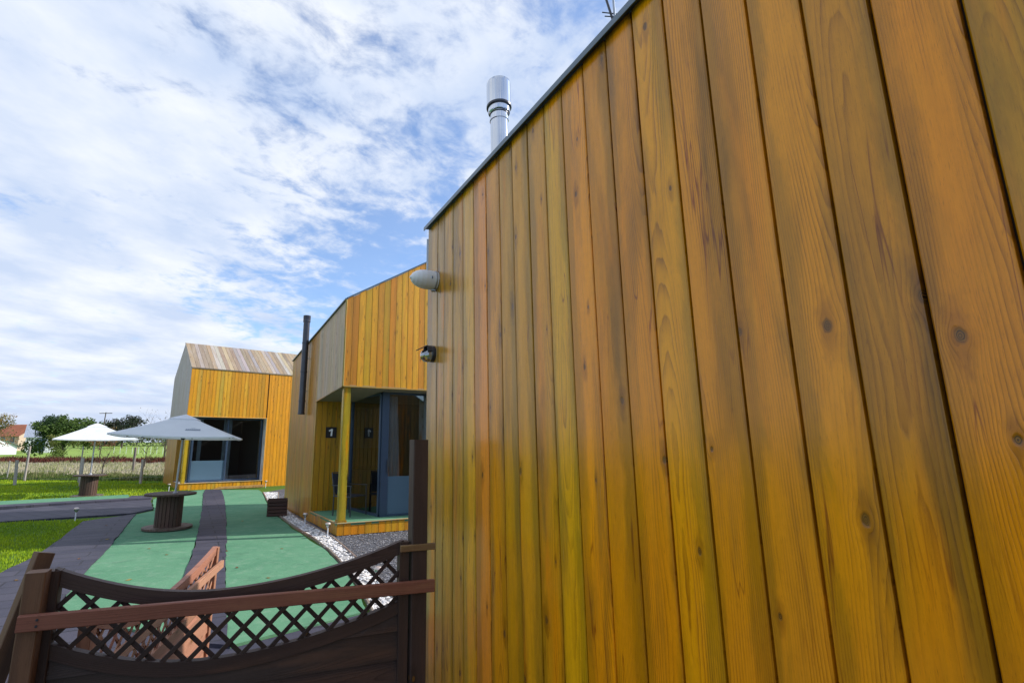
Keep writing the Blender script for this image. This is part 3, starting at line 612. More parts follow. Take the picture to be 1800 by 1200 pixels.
for a_ in (C1, C1 + f1*W1):
    A_ = a_ + up*(ev1(0)+.0); B_ = a_ + s1*L1 + up*ev1(L1); C_ = Pm + s1*L1 + up*(ev1(L1)+1.5); D_ = Pm + up*(rk1(W1/2))
    poly(rm, [A_ + up*.03, B_ + up*.03, C_ + up*.03, D_ + up*.03], thick=.03, nrm=(0, 0, 1))
rm.build('roof', M['grad'], mid_)
cm = MB()
beam(cm, C1 + q1*.01 + o1*.01 + up*(ev1(0)+.02), C1 + s1*L1 + o1*.01 + up*(ev1(L1)+.02), .06, .03)
beam(cm, C1 + q1*.012 + up*(rk1(0)+.015), Pm + q1*.012 + up*(rk1(W1/2)+.015), .05, .03)
cm.build('roof_edge', M['cap'], mid_)
cm = MB(); beam(cm, C1 + o1*.012 + q1*.012 + up*3.12, C1 + o1*.012 + q1*.012 + up*5.08, .035, .035, tint=(.44, .33, .08)); cm.build('corner_trim', M['front'], mid_)
# porch: deck, fascia, soffit, recess walls
N0 = C1 + s1*2.2; AC = N0 + f1*.93; FF = Vector((-1.80, 11.85, 0)); DK = .27
dm = MB(); poly(dm, [C1 + up*DK, C1 + f1*2.4 + up*DK, C1 + f1*2.4 + s1*2.3 + up*DK, N0 + up*DK], thick=.05, nrm=(0, 0, 1)); dm.build('deck', M['carpet'], mid_)
wm = MB()
plane_boards(wm, C1 + s1*.02, f1, up, q1, edges_of(0, 2.4), [(0, 2.4, lambda t: .03, lambda t: DK-.015)], tfront)
plane_boards(wm, C1 + f1*.02, s1, up, o1, edges_of(0, 2.2), [(0, 2.2, lambda t: .03, lambda t: DK-.015)], tside)
poly_plane(wm, C1 + s1*.03, f1, up, q1, [(.03, 0), (2.4, 0), (2.4, DK-.02), (.03, DK-.02)], 0, 1); poly_plane(wm, C1 + f1*.03, s1, up, o1, [(.03, 0), (2.2, 0), (2.2, DK-.02), (.03, DK-.02)], 0, 1)
wm.build('deck_fascia', [M['front'], M['gap']], mid_)
cm = MB(); beam(cm, C1 + q1*.005 + up*(DK+.002), C1 + f1*2.4 + q1*.005 + up*(DK+.002), .045, .018, tint=(.52, .44, .24)); beam(cm, C1 + o1*.005 + up*(DK+.002), N0 + o1*.005 + up*(DK+.002), .045, .018, tint=(.42, .32, .16)); cm.build('deck_trim', M['front'], mid_)
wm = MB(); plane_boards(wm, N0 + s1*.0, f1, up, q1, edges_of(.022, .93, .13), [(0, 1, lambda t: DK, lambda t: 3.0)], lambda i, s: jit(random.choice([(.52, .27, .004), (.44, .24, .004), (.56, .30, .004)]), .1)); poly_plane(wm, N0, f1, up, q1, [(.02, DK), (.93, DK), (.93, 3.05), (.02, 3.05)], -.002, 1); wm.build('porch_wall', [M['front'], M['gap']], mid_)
wm = MB(); poly(wm, [C1 + f1*2.36 + s1*.03 + up*DK, C1 + f1*2.36 + s1*1.2 + up*DK, C1 + f1*2.36 + s1*1.2 + up*3.12, C1 + f1*2.36 + s1*.03 + up*3.12], thick=.03, nrm=-f1); wm.build('added_porch_end_wall', M['front'], mid_)  # added wall, mostly unseen, keeps sun from leaking through the porch recess
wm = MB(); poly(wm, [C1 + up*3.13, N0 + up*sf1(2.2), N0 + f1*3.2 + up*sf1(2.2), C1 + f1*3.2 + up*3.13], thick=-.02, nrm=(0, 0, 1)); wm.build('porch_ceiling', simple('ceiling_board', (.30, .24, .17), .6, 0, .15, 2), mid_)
beamc = MB(); beam(beamc, C1 + q1*.006 + up*3.12, C1 + f1*2.6 + q1*.006 + up*3.12, .04, .03, tint=(.42, .27, .06)); beam(beamc, C1 + o1*.006 + up*3.12, N0 + o1*.006 + up*(sf1(2.2)-.01), .04, .03, tint=(.30, .22, .12)); beamc.build('lintel', M['front'], mid_)
pm = MB(); pc = C1 + f1*.11 + s1*.10; beam(pm, pc + up*DK, pc + up*3.12, .155, .155, f1, (.46, .34, .03), ch=.006); po = pm.build('porch_post', M['near'], mid_)
pm = MB(); beam(pm, pc + up*DK, pc + up*(DK+.05), .20, .20, f1, (.40, .24, .03)); pm.build('post_foot', M['near'], po)
# glazing
def glazed(a, b, z0, z1, parent, name, n=1, frost=None, fw=.06, first=None):
    """a framed glass panel from a to b"""
    d = (b-a); Ln = d.length; d.normalize(); nn = Vector((d.y, -d.x, 0))
    fmx = MB(); a0 = a + up*z0; b0 = b + up*z0
    w_l = first or fw
    beam(fmx, a + d*w_l/2 + up*z0, a + d*w_l/2 + up*z1, w_l, .08, nn)
    for k in range(1, n+1): p_ = a + d*(Ln*k/n - fw/2); beam(fmx, p_ + up*z0, p_ + up*z1, fw, .078, nn)
    beam(fmx, a + up*(z0+fw/2), b + up*(z0+fw/2), .074, fw); beam(fmx, a + up*(z1-fw/2), b + up*(z1-fw/2), .074, fw)
    fr_ = fmx.build(name, M['frame'], parent)
    for k in range(n):
        p0 = a + d*(Ln*k/n + .02); p1 = a + d*(Ln*(k+1)/n - .02)
        gm = MB(); poly(gm, [p0 + up*(z0+.02), p1 + up*(z0+.02), p1 + up*(z1-.02), p0 + up*(z1-.02)]); gm.build('pane', M['glass'], fr_)
        if frost and (frost is True or k in frost):
            gm = MB(); poly(gm, [p0 + up*(z0+.05) + nn*.006, p1 + up*(z0+.05) + nn*.006, p1 + up*(z0+.88) + nn*.006, p0 + up*(z0+.88) + nn*.006]); gm.build('frosted_film', M['frost'], fr_)
    return fr_
GB = FF + f1*1.9
glazed(AC, FF, DK, 3.07, mid_, 'side_window')
gf = glazed(FF, GB, DK, 3.09, mid_, 'glass_door', 1, True, .05, .17)
hm = MB(); hp = FF + f1*.145 + q1*.06; tube(hm, [hp + up*1.22, hp + up*1.52], .012, 8); beam(hm, hp + up*1.25 - q1*.03, hp + up*1.25, .012, .012); beam(hm, hp + up*1.49 - q1*.03, hp + up*1.49, .012, .012); hm.build('handle', M['black'], gf)
hm = MB(); hp = FF + f1*.78 + q1*.012 + up*(DK+.09); beam(hm, hp, hp + f1*.09, .002, .022); hm.build('sticker', M['signw'], gf)
# room behind the glass
im = MB(); ic = C1 + s1*4.6
poly(im, [AC + up*DK, FF + up*DK, C1 + f1*4.8 + s1*1 + up*DK, C1 + f1*4.8 + s1*4.9 + up*DK, C1 + f1*.2 + s1*4.9 + up*DK, N0 + s1*.05 + f1*.2 + up*DK])
poly(im, [C1 + f1*.2 + s1*4.9 + up*DK, C1 + f1*4.8 + s1*4.9 + up*DK, C1 + f1*4.8 + s1*4.9 + up*3, C1 + f1*.2 + s1*4.9 + up*3])
poly(im, [N0 + s1*.03 + up*DK, N0 + s1*.03 + f1*.93 + up*DK, N0 + s1*.03 + f1*.93 + up*3.05, N0 + s1*.03 + up*3.05])
poly(im, [C1 + s1*.9 + up*3.1, C1 + f1*4.8 + s1*.9 + up*3.1, C1 + f1*4.8 + s1*4.9 + up*3.0, C1 + f1*.2 + s1*4.9 + up*3.0])
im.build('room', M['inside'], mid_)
def curtain(a, b, z0, z1, parent, amp=.03, n=26, taper=0.0):
    d = (b-a); Ln = d.length; d.normalize(); nn = Vector((d.y, -d.x, 0)); vs = []; rows = 7
    for r_ in range(rows+1):
        k = r_/rows; z = z0 + (z1-z0)*k; wdt = 1 - taper*math.sin(math.pi*(1-k)*.5)*.6
        for i in range(n+1): vs.append(a + d*(Ln*wdt*i/n) + nn*amp*math.sin(i*1.9 + .4*r_) + up*z)
    mb = MB(); mb.add(vs, [[r_*(n+1)+i, r_*(n+1)+i+1, (r_+1)*(n+1)+i+1, (r_+1)*(n+1)+i] for r_ in range(rows) for i in range(n)], None, (1, 1, 1), 0, True)
    return mb.build('curtain', M['curtain'], parent)
curtain(FF + s1*.12 + f1*.14, FF + s1*.12 + f1*.44, DK+.03, 3.0, mid_, .025, 18, -.5)
fu = MB(); bp = C1 + s1*3.6 + f1*1.6; box(fu, bp + up*(DK+.45), (1.8, .6, .9), R(90-63)); box(fu, bp + up*(DK+1.75) + s1*.2, (1.5, .35, .5), R(90-63)); fu.build('kitchen_unit', simple('kitchen_front', (.10, .12, .15), .4), mid_)
# number sign
sg = thing('number_sign', 'black square house number sign on the porch wall', 'sign', tuple(N0 + f1*.40 + up*2.17))
m_ = MB(); sc_ = N0 + f1*.40 + q1*.028 + up*2.17; beam(m_, sc_ - f1*.135, sc_ + f1*.135, .27, .012, q1, ch=.002); m_.build('plate', M['signb'], sg)
m_ = MB(); k_ = sc_ + q1*.009; beam(m_, k_ + up*.085 + f1*.02, k_ - up*.09 + f1*.004, .044, .004, q1, ch=.001); beam(m_, k_ + up*.078 + f1*.028, k_ + up*.035 - f1*.055, .038, .0045, q1, ch=.001); m_.build('numeral', M['signw'], sg)
# black stove pipe on the side wall
pp = thing('stove_pipe', 'black stove pipe clamped to the side wall of the middle cabin', 'pipe', tuple(C1 + s1*3.5))
m_ = MB(); p_ = C1 + s1*3.22 + o1*.14; q_ = p_ + up*2.62; r_ = C1 + s1*3.36 + o1*.13 + up*5.15
p2 = p_
tube(m_, [p2 + up*2.66, p2 + up*5.22], .086, 18); 
for zz in (2.66, 3.0, 3.8, 4.6): lathe(m_, p2, [(.086, zz), (.094, zz+.004), (.094, zz+.04), (.086, zz+.044)], 18)
m_.build('pipe', M['black'], pp)
m_ = MB(); lathe(m_, p2, [(.10, 5.22), (.10, 5.30), (.085, 5.30), (.085, 5.32), (.102, 5.32), (.102, 5.35), (.085, 5.35), (.085, 5.37), (.102, 5.37), (.102, 5.40), (.0, 5.42)], 18); m_.build('pipe_cap', M['black'], pp)
m_ = MB(); beam(m_, p2 - o1*.12 + up*3.3, p2 + up*3.3, .03, .02); m_.build('bracket', M['grad'], pp); m_ = MB(); beam(m_, p2 - o1*.12 + up*4.2, p2 + up*4.2, .03, .02); m_.build('bracket', M['grad'], pp)
# porch chair
def chair(loc, rz, lab):
    t = thing('patio_chair', lab, 'chair', (0, 0, 0)); W = .27
    m_ = MB(); poly(m_, [(-W+.03, -.24, .44), (W-.03, -.24, .44), (W-.03, .22, .43), (-W+.03, .22, .43)], thick=.02, nrm=(0, 0, 1)); m_.build('seat', M['rope'], t)
    m_ = MB(); poly(m_, [(-W+.03, .22, .46), (W-.03, .22, .46), (W-.03, .34, .93), (-W+.03, .34, .93)], thick=.012, nrm=(0, -1, 0)); m_.build('backrest', M['rope'], t)
    for sx in (-1, 1):
        for (y0, z1) in ((-.26, .67), (.24, .67)):
            m_ = MB(); tube(m_, [(sx*W, y0*1.05, 0), (sx*W, y0, z1)], .014, 8); m_.build('leg', M['black'], t)
        m_ = MB(); beam(m_, (sx*W, -.30, .67), (sx*W, .30, .67), .045, .018); m_.build('armrest', M['black'], t)
    m_ = MB()
    for a_, b_ in (((-W, -.25, .43), (W, -.25, .43)), ((-W, .23, .43), (W, .23, .43)), ((-W, -.25, .43), (-W, .23, .43)), ((W, -.25, .43), (W, .23, .43)), ((-W, .23, .43), (-W+.02, .35, .95)), ((W, .23, .43), (W-.02, .35, .95)), ((-W+.02, .35, .95), (W-.02, .35, .95))): tube(m_, [a_, b_], .012, 8)
    m_.build('frame', M['black'], t); t.location = loc; t.rotation_euler = (0, 0, rz); return t
chair(tuple(C1 + s1*1.15 + f1*.62 + up*DK), R(60), 'dark metal armchair behind the porch post of the middle cabin')

# ---- far cabin
C2 = Vector((-11.42, 21.2, 0)); f2 = az(53.3); s2 = az(-36.7); o2 = Vector((-s2.y, s2.x, 0)); q2 = Vector((f2.y, -f2.x, 0))
far = thing('timber_cabin', 'far timber cabin with bright yellow front, plank roof and wide window', 'cabin', tuple(C2))
L2 = 7.5; W2 = 5.0; ev2 = 5.08
gz2 = lambda b: ev2 + .58*min(b, W2 - b)
wm = MB(); OP = 3.28
def tf2(i, s): return jit(random.choice([(.76, .33, .004), (.78, .37, .004), (.66, .30, .006), (.62, .38, .04), (.80, .42, .02)] if s < 3.1 else [(.84, .34, .002), (.86, .36, .002)]), .07)
plane_boards(wm, C2 + s2*.02, f2, up, q2, edges_of(0, L2), [(0, OP, lambda t: 3.02, lambda t: ev2), (OP, L2, lambda t: -.1, lambda t: ev2), (0, OP, lambda t: -.1, lambda t: .26)], tf2)
poly_plane(wm, C2 + s2*.022, f2, up, q2, [(.03, 3.02), (L2, 3.02), (L2, ev2-.02), (.03, ev2-.02)], 0, 1); poly_plane(wm, C2 + s2*.022, f2, up, q2, [(OP+.03, 0), (L2, 0), (L2, 3.03), (OP+.03, 3.03)], 0, 1)
poly_plane(wm, C2 + s2*.022, f2, up, q2, [(0.03, -.1), (OP, -.1), (OP, .25), (0.03, .25)], 0, 1)
wm.build('front_wall', [M['front'], M['gap']], far)
wm = MB()
plane_boards(wm, C2 + f2*.02, s2, up, o2, edges_of(0, W2), [(0, W2, lambda b: 3.02 if b < 1.9 else 3.02, lambda b: gz2(b)-.01)], lambda i, s: jit((.38, .37, .38), .1))  # pale grey tint paints the sky-lit shade of this end
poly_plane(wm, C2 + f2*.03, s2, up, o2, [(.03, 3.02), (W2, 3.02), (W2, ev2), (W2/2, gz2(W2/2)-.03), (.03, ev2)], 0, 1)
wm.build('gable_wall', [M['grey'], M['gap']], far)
wm = MB(); plane_boards(wm, C2 + f2*.02, s2, up, o2, edges_of(1.9, W2), [(1.9, W2, lambda b: 0, lambda b: 3.015)], tside); poly_plane(wm, C2 + f2*.03, s2, up, o2, [(1.9, 0), (W2, 0), (W2, 3.02), (1.9, 3.02)], 0, 1)
plane_boards(wm, C2 + f2*.02, s2, up, o2, edges_of(0, 1.9), [(0, 1.9, lambda b: 0, lambda b: .26)], tside)
plane_boards(wm, C2 + s2*1.9, f2, up, q2, edges_of(.02, .35), [(0, 1, lambda b: .28, lambda b: 3.0)], tside)
poly_plane(wm, C2 + f2*L2, s2, up, f2, [(0, 0), (W2, 0), (W2, ev2), (0, ev2)], 0, 1); poly_plane(wm, C2 + s2*W2, f2, up, s2, [(0, 0), (L2, 0), (L2, ev2), (0, ev2)], 0, 1)
wm.build('side_wall', [M['side'], M['gap']], far)
rm = MB(); slope = (s2*W2/2 + up*(.58*W2/2)); sl = slope.length; sl_d = slope.normalized(); rn = f2.cross(sl_d).normalized()
plane_boards(rm, C2 + up*(ev2+.005) , f2, sl_d, rn, edges_of(0, L2, .17), [(0, L2, lambda t: -.02, lambda t: sl)], troof, t=.025)
poly(rm, [C2 + up*ev2, C2 + f2*L2 + up*ev2, C2 + f2*L2 + slope + up*ev2, C2 + slope + up*ev2], mi=1)
poly(rm, [C2 + s2*W2 + up*ev2, C2 + s2*W2 + f2*L2 + up*ev2, C2 + f2*L2 + slope + up*(ev2+.01), C2 + slope + up*(ev2+.01)], mi=1)
rm.build('roof', [M['grey'], M['gap']], far)
cm = MB(); beam(cm, C2 + q2*.012 + up*(ev2-.01), C2 + f2*L2 + q2*.012 + up*(ev2-.01), .03, .035, tint=(.14, .10, .06)); beam(cm, C2 + o2*.01 + up*(ev2+.01), C2 + slope + o2*.01 + up*(ev2+.02), .03, .04, tint=(.25, .22, .18)); cm.build('roof_edge', M['grey'], far)
cm = MB(); lt = (.62, .46, .20)
beam(cm, C2 + q2*.006 + up*3.01, C2 + f2*OP + q2*.006 + up*3.01, .05, .03, tint=lt); beam(cm, C2 + q2*.006 + up*.272, C2 + f2*OP + q2*.006 + up*.272, .05, .024, tint=lt); beam(cm, C2 + f2*(OP-.01) + q2*.004 + up*.28, C2 + f2*(OP-.01) + q2*.004 + up*3.0, .03, .03, tint=lt)
cm.build('opening_trim', M['front'], far)
pm = MB(); pc = C2 + f2*.10 + s2*.09; beam(pm, pc + up*.28, pc + up*3.0, .17, .15, f2, (.56, .38, .03)); pm.build('porch_post', M['near'], far)
dm = MB(); poly(dm, [C2 + up*.262, C2 + f2*OP + up*.262, C2 + f2*OP + s2*1.9 + up*.262, C2 + s2*1.9 + up*.262]); dm.build('deck', M['side'], far); dm = MB(); poly(dm, [C2 + up*3.015, C2 + f2*OP + up*3.015, C2 + f2*OP + s2*1.9 + up*3.015, C2 + s2*1.9 + up*3.015]); dm.build('porch_ceiling', M['side'], far)
wm = MB(); poly(wm, [C2 + f2*OP + s2*.02 + up*.26, C2 + f2*OP + s2*.5 + up*.26, C2 + f2*OP + s2*.5 + up*3.0, C2 + f2*OP + s2*.02 + up*3.0], thick=-.02, nrm=f2); wm.build('reveal', M['front'], far)
a2 = C2 + f2*.36 + s2*.5; b2 = C2 + f2*(OP-.03) + s2*.5
gf = glazed(a2, b2, .28, 3.0, far, 'sliding_window', 2, (0,), .07); glazed(a2 + s2*1.4, a2, .28, 3.0, far, 'side_window')
im = MB()
for P_ in ([a2 + s2*.1, b2 + s2*.1, b2 + s2*3.8, a2 + s2*3.8],): poly(im, [p + up*.27 for p in P_]); poly(im, [p + up*3.01 for p in P_])
poly(im, [a2 + s2*3.8 + up*.27, b2 + s2*3.8 + up*.27, b2 + s2*3.8 + up*3, a2 + s2*3.8 + up*3]); poly(im, [b2 + f2*.02 + s2*.1 + up*.27, b2 + f2*.02 + s2*3.8 + up*.27, b2 + f2*.02 + s2*3.8 + up*3, b2 + f2*.02 + s2*.1 + up*3]); poly(im, [a2 + s2*1.45 + up*.27, a2 + s2*3.8 + up*.27, a2 + s2*3.8 + up*3, a2 + s2*1.45 + up*3])
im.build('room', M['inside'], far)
curtain(a2 + s2*.14 + f2*.25, a2 + s2*.14 + f2*.42, .3, 2.95, far, .02, 10, .2); curtain(a2 + s2*.14 + f2*1.25, a2 + s2*.14 + f2*1.60, .3, 2.95, far, .03, 16, .0)
pl = MB(); a_ = C2 + f2*1.2 + q2*.35; poly(pl, [a_ + up*.03, a_ + f2*.28 + up*.11, a_ + f2*2.0 + up*.12, a_ + f2*2.0 + up*.03], thick=.25, nrm=q2*-1, tint=(.50, .30, .10)); po = pl.build('wooden_step', M['cedar'], label='low wooden wedge step lying along the deck of the far cabin', cat='step')

# ------------------------------------------------------------------ gates and fence in front
def fence_panel(name, lab, a, b, tops, lows, zb, mat, tint, rail_z, rail=True, lean=(0, 0, 0), railext=(.0, .0), side=1, rtint=(.26, .10, .065), boards_n=5, lat=(.0, .0)):
    """a lattice topped panel from a to b (ground points); tops/lows = heights (end, middle, end)"""
    a = Vector(a); b = Vector(b); d = b-a; Ln = d.length; d.normalize(); nn = Vector((d.y, -d.x, 0))*side   # towards viewer
    lv = Vector(lean)
    t = thing(name, lab, 'gate', tuple(a))
    def par(z3, k):
        e0, m0, e1 = z3; x0 = .42
        return (m0 + (e0-m0)*((x0-k)/x0)**1.9) if k < x0 else (m0 + (e1-m0)*((k-x0)/(1-x0))**1.9)
    def P(k, z, n_=0.0): return a + d*(Ln*k) + up*z + nn*n_ + lv*(z)
    NS = 26
    for nm, z3, off, hh in (('top_frame', tops, -.035, .066), ('lower_frame', lows, -.035, .062)):
        m_ = MB(); vs = []; bc = []; sd_ = nseed()
        for i in range(NS+1):
            k = .02 + .96*i/NS; z = par(z3, k)
            for zz, n_ in ((z, .019), (z, -.019), (z-hh, -.019), (z-hh, .019)): vs.append(P(k, zz, n_)); bc.append((z-zz + abs(n_), k*Ln, sd_))
        fs = [[i*4+j, i*4+(j+1) % 4, i*4+4+(j+1) % 4, i*4+4+j] for i in range(NS) for j in range(4)] + [[3, 2, 1, 0], [NS*4, NS*4+1, NS*4+2, NS*4+3]]
        m_.add(vs, fs, bc, jit(tint, .1)); m_.build(nm, mat, t)
    for k, w in ((.0, 1), (1.0, 1)):
        m_ = MB(); kk = .018 if k == 0 else .982; zt = par(tops, kk) - .01
        beam(m_, P(kk, zb-.04), P(kk, zt), .055, .06, nn, jit(tint, .1)); m_.build('stile', mat, t)
    # lattice
    m_ = MB(); sp = .083; H = tops[0] + .2
    for sgn, n_ in ((1, .006), (-1, -.006)):
        c0 = -2.5
        while c0 < 4.5:
            pts = []
            for i in range(241):
                x = Ln*i/240; z = sgn*x*1.0 + c0
                if par(lows, i/240) - .03 <= z <= par(tops, i/240) - .03 and .02 < x < Ln-.02: pts.append((x, z))
            if len(pts) > 3: beam(m_, P(pts[0][0]/Ln, pts[0][1], n_), P(pts[-1][0]/Ln, pts[-1][1], n_), .021, .008, nn, jit(tint, .2), ch=.002)
            c0 += sp*1.4142
    m_.build('lattice', mat, t)
    # overlapping horizontal boards below
    m_ = MB(); bh = .155; z = zb; i = 0
    while z < lows[0]:
        mn = lows[1] - .05; vs = []; bc = []; sd_ = nseed(); ti = jit(tint, .15); ks = [j/14 for j in range(15)]; ztl = [min(z+bh, par(lows, max(.01, k))-.05) for k in ks]; sub = []
        for j in range(14):
            if ztl[j] <= z+.002 and ztl[j+1] <= z+.002: continue
            k0, k1 = .015 + .97*ks[j], .015 + .97*ks[j+1]; A_, B_ = max(z, ztl[j]), max(z, ztl[j+1])
            vs = [P(k0, z, .016), P(k1, z, .016), P(k1, B_, .002), P(k0, A_, .002), P(k0, z, -.010), P(k1, z, -.010), P(k1, B_, -.014), P(k0, A_, -.014)]
            bc = [(q.z - z, (q-a).dot(d), sd_) for q in vs]
            m_.add(vs, [[0, 1, 2, 3], [4, 7, 6, 5], [0, 4, 5, 1], [3, 2, 6, 7]], bc, ti)
        z += bh - .016; i += 1
    m_.build('boards', mat, t)
    if rail:
        for k_ in ((.02, .98) if rail_z[0] > 1 else (.06, .94)):
            for dz_ in (.015, -.015):
                m_ = MB(); c_ = P(k_, rail_z[0]*(1-k_) + rail_z[1]*k_ - .03 + dz_*.8); o_ = (.138*(1-k_) + .060*k_ if rail_z[0] > 1 else .06) + .0152
                lathe(m_, c_ + nn*o_, [(.0055, 0), (.005, .0015), (0, .0016)], 8, axis=nn); m_.build('screw', M['black'], t)
        m_ = MB(); beam(m_, a - d*railext[0] + nn*(.138 if rail_z[0] > 1 else .06) + up*(rail_z[0]-.03) + lv*rail_z[0], b + d*railext[1] + nn*.060 + up*(rail_z[1]-.03) + lv*rail_z[1], .03, .062, tint=rtint, ch=.004); m_.build('cross_rail', M['cedar'], t)
    return t
ga = Vector((-1.8, 2.3, 0)); gb = Vector((-.2, 3.0, 0)); gd = (gb-ga).normalized(); gn = Vector((gd.y, -gd.x, 0))
gate = fence_panel('lattice_gate', 'dark brown lattice-topped gate leaf in shade across the foreground', ga + gd*.012 - gn*.06, gb - gd*.085 - gn*.005, (1.375, 1.205, 1.385), (1.08, .905, 1.08), .08, M['dark'], (.060, .036, .030), (1.21, 1.165), railext=(.035, .13))  # same wood as the open leaf, its shade put into the dark tint
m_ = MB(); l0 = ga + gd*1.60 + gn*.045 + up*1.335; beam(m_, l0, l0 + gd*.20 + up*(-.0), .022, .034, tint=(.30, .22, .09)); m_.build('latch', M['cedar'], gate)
def post(p, zt, w, lab, tint, rz):
    t = MB(); p = Vector(p); dd = Vector((math.cos(rz), math.sin(rz), 0))
    beam(t, p, p + up*zt, w, w, dd, tint, ch=.005)
    return t.build('fence_post', M['dark'], None, label=lab, cat='post')
rzp = math.atan2(gd.y, gd.x)
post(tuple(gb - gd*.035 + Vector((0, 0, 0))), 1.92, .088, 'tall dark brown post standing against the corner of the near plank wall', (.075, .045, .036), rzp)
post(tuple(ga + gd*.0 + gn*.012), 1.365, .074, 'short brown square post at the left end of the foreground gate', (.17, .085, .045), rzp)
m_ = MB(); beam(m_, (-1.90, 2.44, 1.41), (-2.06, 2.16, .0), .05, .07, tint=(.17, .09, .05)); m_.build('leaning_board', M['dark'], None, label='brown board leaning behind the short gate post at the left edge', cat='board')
g2 = fence_panel('lattice_gate', 'sunlit red-brown lattice gate leaf swung open behind the dark one', (-1.80, 2.60, 0), (-2.20, 4.78, 0), (1.12, .905, 1.01), (.76, .60, .65), .03, M['cedar'], (.40, .185, .115), (.85, .875), railext=(0, .0), side=1, rtint=(.46, .24, .15), lean=(.03, -.02, 0))  # lighter copy of the dark leaf's wood, sunlight put into the tint

# ------------------------------------------------------------------ spool tables and umbrellas
def spool(lab, grp):
    t = thing('cable_drum_table', lab, 'table', (0, 0, 0), grp)
    dk = (.085, .05, .034)
    for nm, z, r_ in (('table_top', .75, .52), ('base_disc', .04, .50)):
        m_ = MB(); n = 9; 
        for i in range(n):   # planks cut to a disc
            x0 = -r_ + 2*r_*i/n + .003; x1 = -r_ + 2*r_*(i+1)/n - .003; top = []; 
            K = 9
            xs_ = [x0 + (x1-x0)*j/(K-1) for j in range(K)]
            up_ = [(x, math.sqrt(max(0, r_*r_-x*x))) for x in xs_]; lo_ = [(x, -y) for x, y in up_[::-1]]
            P_ = up_ + lo_; sd_ = nseed(); N_ = len(P_)
            vs = [(x, y, z+.02) for x, y in P_] + [(x, y, z-.02) for x, y in P_]
            fs = [list(range(N_))[::-1], list(range(N_, 2*N_))] + [[j, (j+1) % N_, N_+(j+1) % N_, N_+j] for j in range(N_)]
            m_.add(vs, fs, [(v[0]+.6, v[1], sd_) for v in vs], jit((.17, .12, .09) if z < .1 else dk, .12))
        m_.build(nm, M['dark'], t)
    m_ = MB(); n = 22
    for i in range(n):
        a_ = 2*math.pi*i/n; c_ = Vector((math.cos(a_), math.sin(a_), 0)); beam(m_, c_*.255 + up*.06, c_*.255 + up*.73, .068, .03, c_, jit(dk, .2), ch=.004)
    lathe(m_, (0, 0, 0), [(.235, .06), (.235, .73)], 22, (.02, .015, .01)); m_.build('drum', M['dark'], t)
    return t
sp1 = spool('dark wooden cable drum table on the green carpet, nearest', 'cable drum tables under the umbrellas'); sp1.location = (-6.50, 11.75, .03)
copy_tree(sp1, (-13.38, 18.75, .01), 'dark wooden cable drum table out on the lawn', 1.2)
